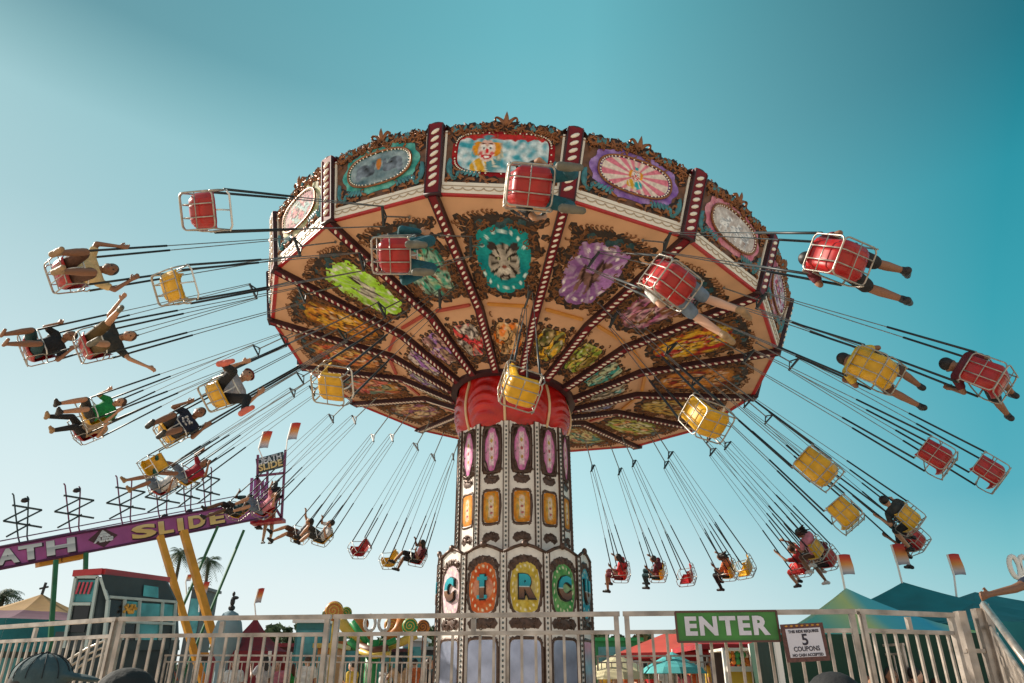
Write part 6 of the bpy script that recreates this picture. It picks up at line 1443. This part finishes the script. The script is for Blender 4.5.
# =================================================================== trees
leaf_m = mat('leaf_dark_green', (0.045, 0.085, 0.04), 0.7, 0, 0.5, 1.5); leaf_o = mat('leaf_olive', (0.10, 0.09, 0.035), 0.7, 0, 0.5, 1.5); bark = mat('bark', (0.09, 0.06, 0.04), 0.9, 0, 0.3, 6)
def tree(u, v, Y, hw_px, label, lm, seed, name='tree'):
    rnd = random.Random(seed); c = P(u, v, Y); s = (P(u + 1, v, Y) - c).length; rw = hw_px * s; top = c.z
    t = thing(name, label, 'tree', T(c.x, Y, 0), 'trees beyond the fairground'); m_ = MB(); m_.tube([(0, 0, 0), (0.1, 0, top * 0.4), (0, 0, top * 0.85)], 0.16, 7, r2=0.05)
    for k in range(6): a = rnd.random() * 6.28; m_.tube([(0, 0, top * (0.4 + 0.05 * k)), (rw * .5 * math.cos(a), rw * .5 * math.sin(a), top * (0.6 + 0.05 * k))], 0.06, 5, r2=0.02)
    ob('trunk', m_.mesh('trunk', bark), t); m_ = MB(); cl_ = [(rnd.uniform(-rw, rw) * .75, rnd.uniform(-rw, rw) * .6, top * rnd.uniform(0.5, 0.93), rnd.uniform(0.3, 0.5) * rw) for _ in range(14)]
    for x, y, z, r_ in cl_:
        for _ in range(110):
            d = Vector((rnd.gauss(0, 1), rnd.gauss(0, 1), rnd.gauss(0, 1))).normalized() * r_ * rnd.uniform(0.5, 1.1); p = Vector((x, y, min(z + d.z * .8, top))) + Vector((d.x, d.y, 0)); a = Vector((rnd.gauss(0, 1), rnd.gauss(0, 1), rnd.gauss(0, 1))).normalized(); b = a.cross(Vector((rnd.random(), 1, rnd.random()))).normalized(); q = 0.06 + 0.010 * Y * rnd.random() * .6
            m_.add([p - a * q, p + b * q * .6, p + a * q, p - b * q * .6], [(0, 1, 2, 3)])
    ob('crown', m_.mesh('crown', lm), t)
for i, (u, v, Y, hw_p, l, lm) in enumerate(((600, 631, 46, 9, 'dark tree hard against the column edge', leaf_m), (613, 636, 50, 10, 'low dark tree between column and thick post', leaf_m), (634, 632, 48, 10, 'olive tree just past the thick post', leaf_o), (650, 633, 52, 9, 'dark tree at the shoulder of the red tent', leaf_m),
                        (278, 622, 60, 9, 'hazy tree beside the maroon tent', leaf_m), (291, 620, 62, 8, 'hazy tree just before the teal booth', leaf_m), (308, 618, 60, 9, 'hazy tree above the teal booth', leaf_m), (352, 628, 55, 9, 'tree behind the small green spiral', leaf_m), (432, 622, 52, 8, 'tree touching the sunlit side of the column', leaf_m), (388, 632, 55, 10, 'low tree behind the caterpillar car', leaf_m))):
    tree(u, v, Y, hw_p, l, lm, 50 + i)
palm_m = mat('palm_frond', (0.05, 0.085, 0.035), 0.6, 0, 0.4, 3)
def palm(u, v, Y, rpx, label, seed, base_off=0):
    rnd = random.Random(seed); c = P(u, v, Y); s = (P(u + 1, v, Y) - c).length; r_ = rpx * s; t = thing('palm_tree', label, 'palm tree', T(c.x + base_off, Y, 0), 'palm trees'); m_ = MB(); m_.tube([(0, 0, 0), (-base_off * .5, 0, c.z * .5), (-base_off, 0, c.z)], 0.14, 8, r2=0.10); ob('trunk', m_.mesh('trunk', bark, True), t); m_ = MB()
    for k in range(54):
        a = k * 2.4; e = rnd.uniform(-0.9, 1.3); L = r_ * rnd.uniform(0.8, 1.1); pts = []
        for j in range(7): f = j / 6; pts.append(Vector((-base_off + L * f * math.cos(a) * math.cos(e * .6), L * f * math.sin(a) * math.cos(e * .6), c.z + L * (math.sin(e) * f - 0.75 * f * f))))
        for j in range(6):
            p, q = pts[j], pts[j+1]; d = (q - p).normalized(); sd_ = d.cross(Vector((0, 0, 1))).normalized(); ww = r_ * 0.24 * math.sin(PI * (j + .8) / 7.2)
            for sgn in (-1, 1):
                for h_ in (0.0, 0.5): b = p.lerp(q, h_); m_.add([b, b + d * r_ * .05, b + sd_ * sgn * ww + d * r_ * .12 - Vector((0, 0, ww * .55))], [(0, 1, 2)])
    ob('crown', m_.mesh('crown', palm_m), t)
palm(181, 553, 48, 15, 'palm tree behind the first amber prop', 1); palm(209, 561, 46, 15, 'palm tree between the second amber prop and the stays', 2, 0.3); palm(3, 596, 30, 23, 'broad palm at the frame edge beside the mustard tent', 3)

# =================================================================== crowd between the railings
rnd = random.Random(77); protos = []
def crowd_proto(Jd, shirt, legs, skin, hair, style):
    J = {k: Vector(c) for k, c in STAND.items()}; J.update({k: Vector(v) for k, v in Jd.items()})
    return build_person(J, T(0, -30, 0), 'x', skin, shirt, legs, S_['black'], hair, 'visitors beyond the ride', shorts=rnd.random() < 0.5, hairstyle=style, vox=0.022)
protos = [crowd_proto({}, K_['white'], K_['denim'], 'tan', hair_br, 'short'), crowd_proto(dict(ell=(-0.3, 0.05, 1.2), hal=(-0.2, 0.2, 1.4)), K_['red'], K_['black'], 'brown', hair_b, 'long'),
          crowd_proto(dict(elr=(0.28, 0.1, 1.15), har=(0.1, 0.3, 1.2)), K_['yellow'], K_['charcoal'], 'pale', hair_b, 'short'), crowd_proto(dict(knl=(-0.1, 0.15, 0.5), anl=(-0.1, 0.1, 0.09)), K_['teal'], K_['tan'], 'tan', hair_br, 'long')]
shirts = ['white', 'red', 'yellow', 'teal', 'orange', 'navy', 'pink', 'green', 'grey', 'black', 'tan', 'crimson']
CROWD = [(150, 'orange', 'visitor in orange shirt under the fun house windows'), (165, 'teal', 'visitor in teal shirt near the foot of the amber prop'), (222, 'navy', 'visitor in navy shirt in front of the grey dome'), (233, 'white', 'visitor in white shirt beside the grey dome'), (247, 'black', 'visitor in black shirt in front of the maroon tent'), (262, 'grey', 'visitor in grey shirt under the maroon tent'),
         (276, 'pink', 'visitor in pink shirt by the maroon tent edge'), (291, 'green', 'visitor in green shirt under the teal booth'), (306, 'white', 'visitor in white shirt under the teal booth'), (318, 'red', 'visitor in red shirt by the orange kiosk'), (352, 'yellow', 'visitor in yellow shirt under the small green spiral'), (368, 'crimson', 'visitor in crimson shirt under the caterpillar car'),
         (384, 'white', 'visitor in white shirt under the caterpillar car'), (399, 'tan', 'visitor in tan shirt under the pale orange spiral'), (414, 'orange', 'visitor in orange shirt under the green ringed spiral'), (428, 'black', 'visitor in black shirt against the column'), (605, 'yellow', 'visitor in yellow shirt beside the column foot'), (616, 'tan', 'visitor in tan shirt under the butter parasol'),
         (632, 'orange', 'visitor in orange shirt beside the thick post'), (652, 'red', 'visitor in red shirt in front of the red tent'), (668, 'white', 'visitor in white shirt under the aqua parasol'), (682, 'pink', 'visitor in pink shirt under the enter sign edge'), (695, 'orange', 'visitor in orange shirt under the green sign'), (708, 'yellow', 'visitor in yellow shirt next to the prize stall'),
         (868, 'green', 'visitor in green shirt behind the short railing panel'), (892, 'white', 'visitor in white shirt behind the short railing panel'), (915, 'navy', 'visitor in navy shirt behind the short railing panel'), (936, 'red', 'visitor in red shirt near the gate post')]
for i, (u, s, l) in enumerate(CROWD):
    pr = protos[i % 4]; Y = 19.0 + 1.2 * (i * 7 % 5) if u < 840 else 11.5; c = P(u, 680, Y); o = pr if i < 4 else pr.copy()
    if i >= 4:
        COL.objects.link(o)
        for ch in pr.children:
            c_ = ch.copy(); c_.parent = o; COL.objects.link(c_)
    o.matrix_world = T(c.x, Y, 0.34 + 0.05 * (i % 3) - (0.34 if u > 840 else 0)) @ Matrix.Rotation(rnd.random() * 6.28, 4, 'Z') @ Matrix.Scale(0.96 + 0.08 * rnd.random(), 4); o['label'] = l; o['category'] = 'person'; o['group'] = 'visitors beyond the ride'
    for ch in o.children:
        if ch.name.startswith('shirt'): ch.material_slots[0].link = 'OBJECT'; ch.material_slots[0].material = K_[s]
m_ = MB(); m_.box((-16, 18.3, 0), (16, 27, 0.34)); dk_ = ob('walkway', m_.mesh('walkway', mat('walkway_concrete', (0.40, 0.34, 0.28), 0.9))); tag(dk_, kind='structure')
# people climbing the slide tower
for i, (u, v, s, l) in enumerate(((276, 490, 'black', 'visitor in black climbing the slide tower stairs'), (266, 494, 'white', 'visitor in white on the slide tower stairs'), (272, 508, 'orange', 'visitor in orange low on the slide tower stairs'))):
    pr = protos[(i + 1) % 4]; o = pr.copy(); COL.objects.link(o); top = P(u, v - 9, TY + 0.5)
    for ch in pr.children: c_ = ch.copy(); c_.parent = o; COL.objects.link(c_)
    o.matrix_world = T(top.x, top.y, top.z - 1.68) @ Matrix.Rotation(i * 2.0, 4, 'Z'); o['label'] = l; o['category'] = 'person'; o['group'] = 'visitors on the slide tower'
    for ch in o.children:
        if ch.name.startswith('shirt'): ch.material_slots[0].link = 'OBJECT'; ch.material_slots[0].material = K_[s]
# white looped sign at the edge
c = P(1019, 567, 12); t = thing('looped_sign', 'white looped sign with teal outlines at the frame edge', 'sign', T(c.x, c.y, c.z)); m_ = MB()
for x in (-0.07, 0.10): m_.tube([(x + 0.075 * math.cos(a), 0, 0.17 * math.sin(a)) for a in [2*PI*k/16 for k in range(16)]], 0.04, 7, True)
ob('loops', m_.mesh('loops', white, True), t); m_ = MB(); m_.tube([(0.02, 0, -0.2), (0.02, 0, -c.z)], 0.03, 6); ob('post', m_.mesh('post', K_['teal']), t)

# far-off wood along the horizon
rnd = random.Random(91); m_ = MB()
for k in range(150):
    x = -95 + 190 * k / 149 + rnd.uniform(-1, 1); y = 74 + rnd.uniform(-4, 6); top = 3.6 + 1.7 * rnd.random() + 1.1 * math.sin(k * 0.35)
    for _ in range(60):
        d = Vector((rnd.gauss(0, 1), rnd.gauss(0, 1), rnd.gauss(0, 1))).normalized(); p = Vector((x + d.x * 1.4, y + d.y * 1.4, max(0.3, top * 0.6 + d.z * top * 0.42))); a = Vector((rnd.gauss(0, 1), rnd.gauss(0, 1), rnd.gauss(0, 1))).normalized(); b = a.cross(Vector((0.3, 1, rnd.random()))).normalized(); q = 0.45
        m_.add([p - a * q, p + b * q * .6, p + a * q, p - b * q * .6], [(0, 1, 2, 3)])
tl_ = ob('treeline', m_.mesh('treeline', leaf_m)); tag(tl_, 'far-off dark wood along the horizon', 'treeline', kind='stuff')

# low stalls and awnings that fill the fairground between the railings and the wood
for u0, v0, u1, Y, c_, rc_, l in ((112, 652, 150, 24, (0.04, 0.10, 0.10), (0.02, 0.2, 0.2), 'low teal stall below the fun house'), (196, 656, 214, 30, (0.07, 0.04, 0.03), (0.45, 0.2, 0.03), 'brown stall with amber roof by the prop foot'), (262, 647, 300, 27, (0.10, 0.02, 0.02), (0.22, 0.02, 0.03), 'dark maroon stall behind the pointed tent'),
                               (334, 645, 362, 27, (0.05, 0.12, 0.05), (0.4, 0.12, 0.03), 'green stall with orange roof behind the large orange spiral'), (366, 652, 404, 29, (0.03, 0.04, 0.05), (0.10, 0.03, 0.03), 'dark stall below the caterpillar car'), (424, 650, 440, 30, (0.04, 0.05, 0.06), (0.3, 0.3, 0.28), 'small dark stall hard against the column'),
                               (640, 657, 716, 25, (0.03, 0.03, 0.035), (0.02, 0.08, 0.09), 'long dark stall beneath the red tent'), (786, 640, 812, 21, (0.25, 0.30, 0.22), (0.5, 0.5, 0.4), 'pale booth behind the coupon notice'), (0, 652, 58, 24, (0.05, 0.08, 0.09), (0.01, 0.12, 0.13), 'teal roofed stall under the striped tent')):
    booth(u0, v0, u1, Y, mat('stall_wall_' + l.split()[-1] + str(u0), c_, 0.7, 0, 0.4, 2), l, 'stall', 'stall', mat('stall_roof_' + str(u0), rc_, 0.7, 0, 0.3, 2))
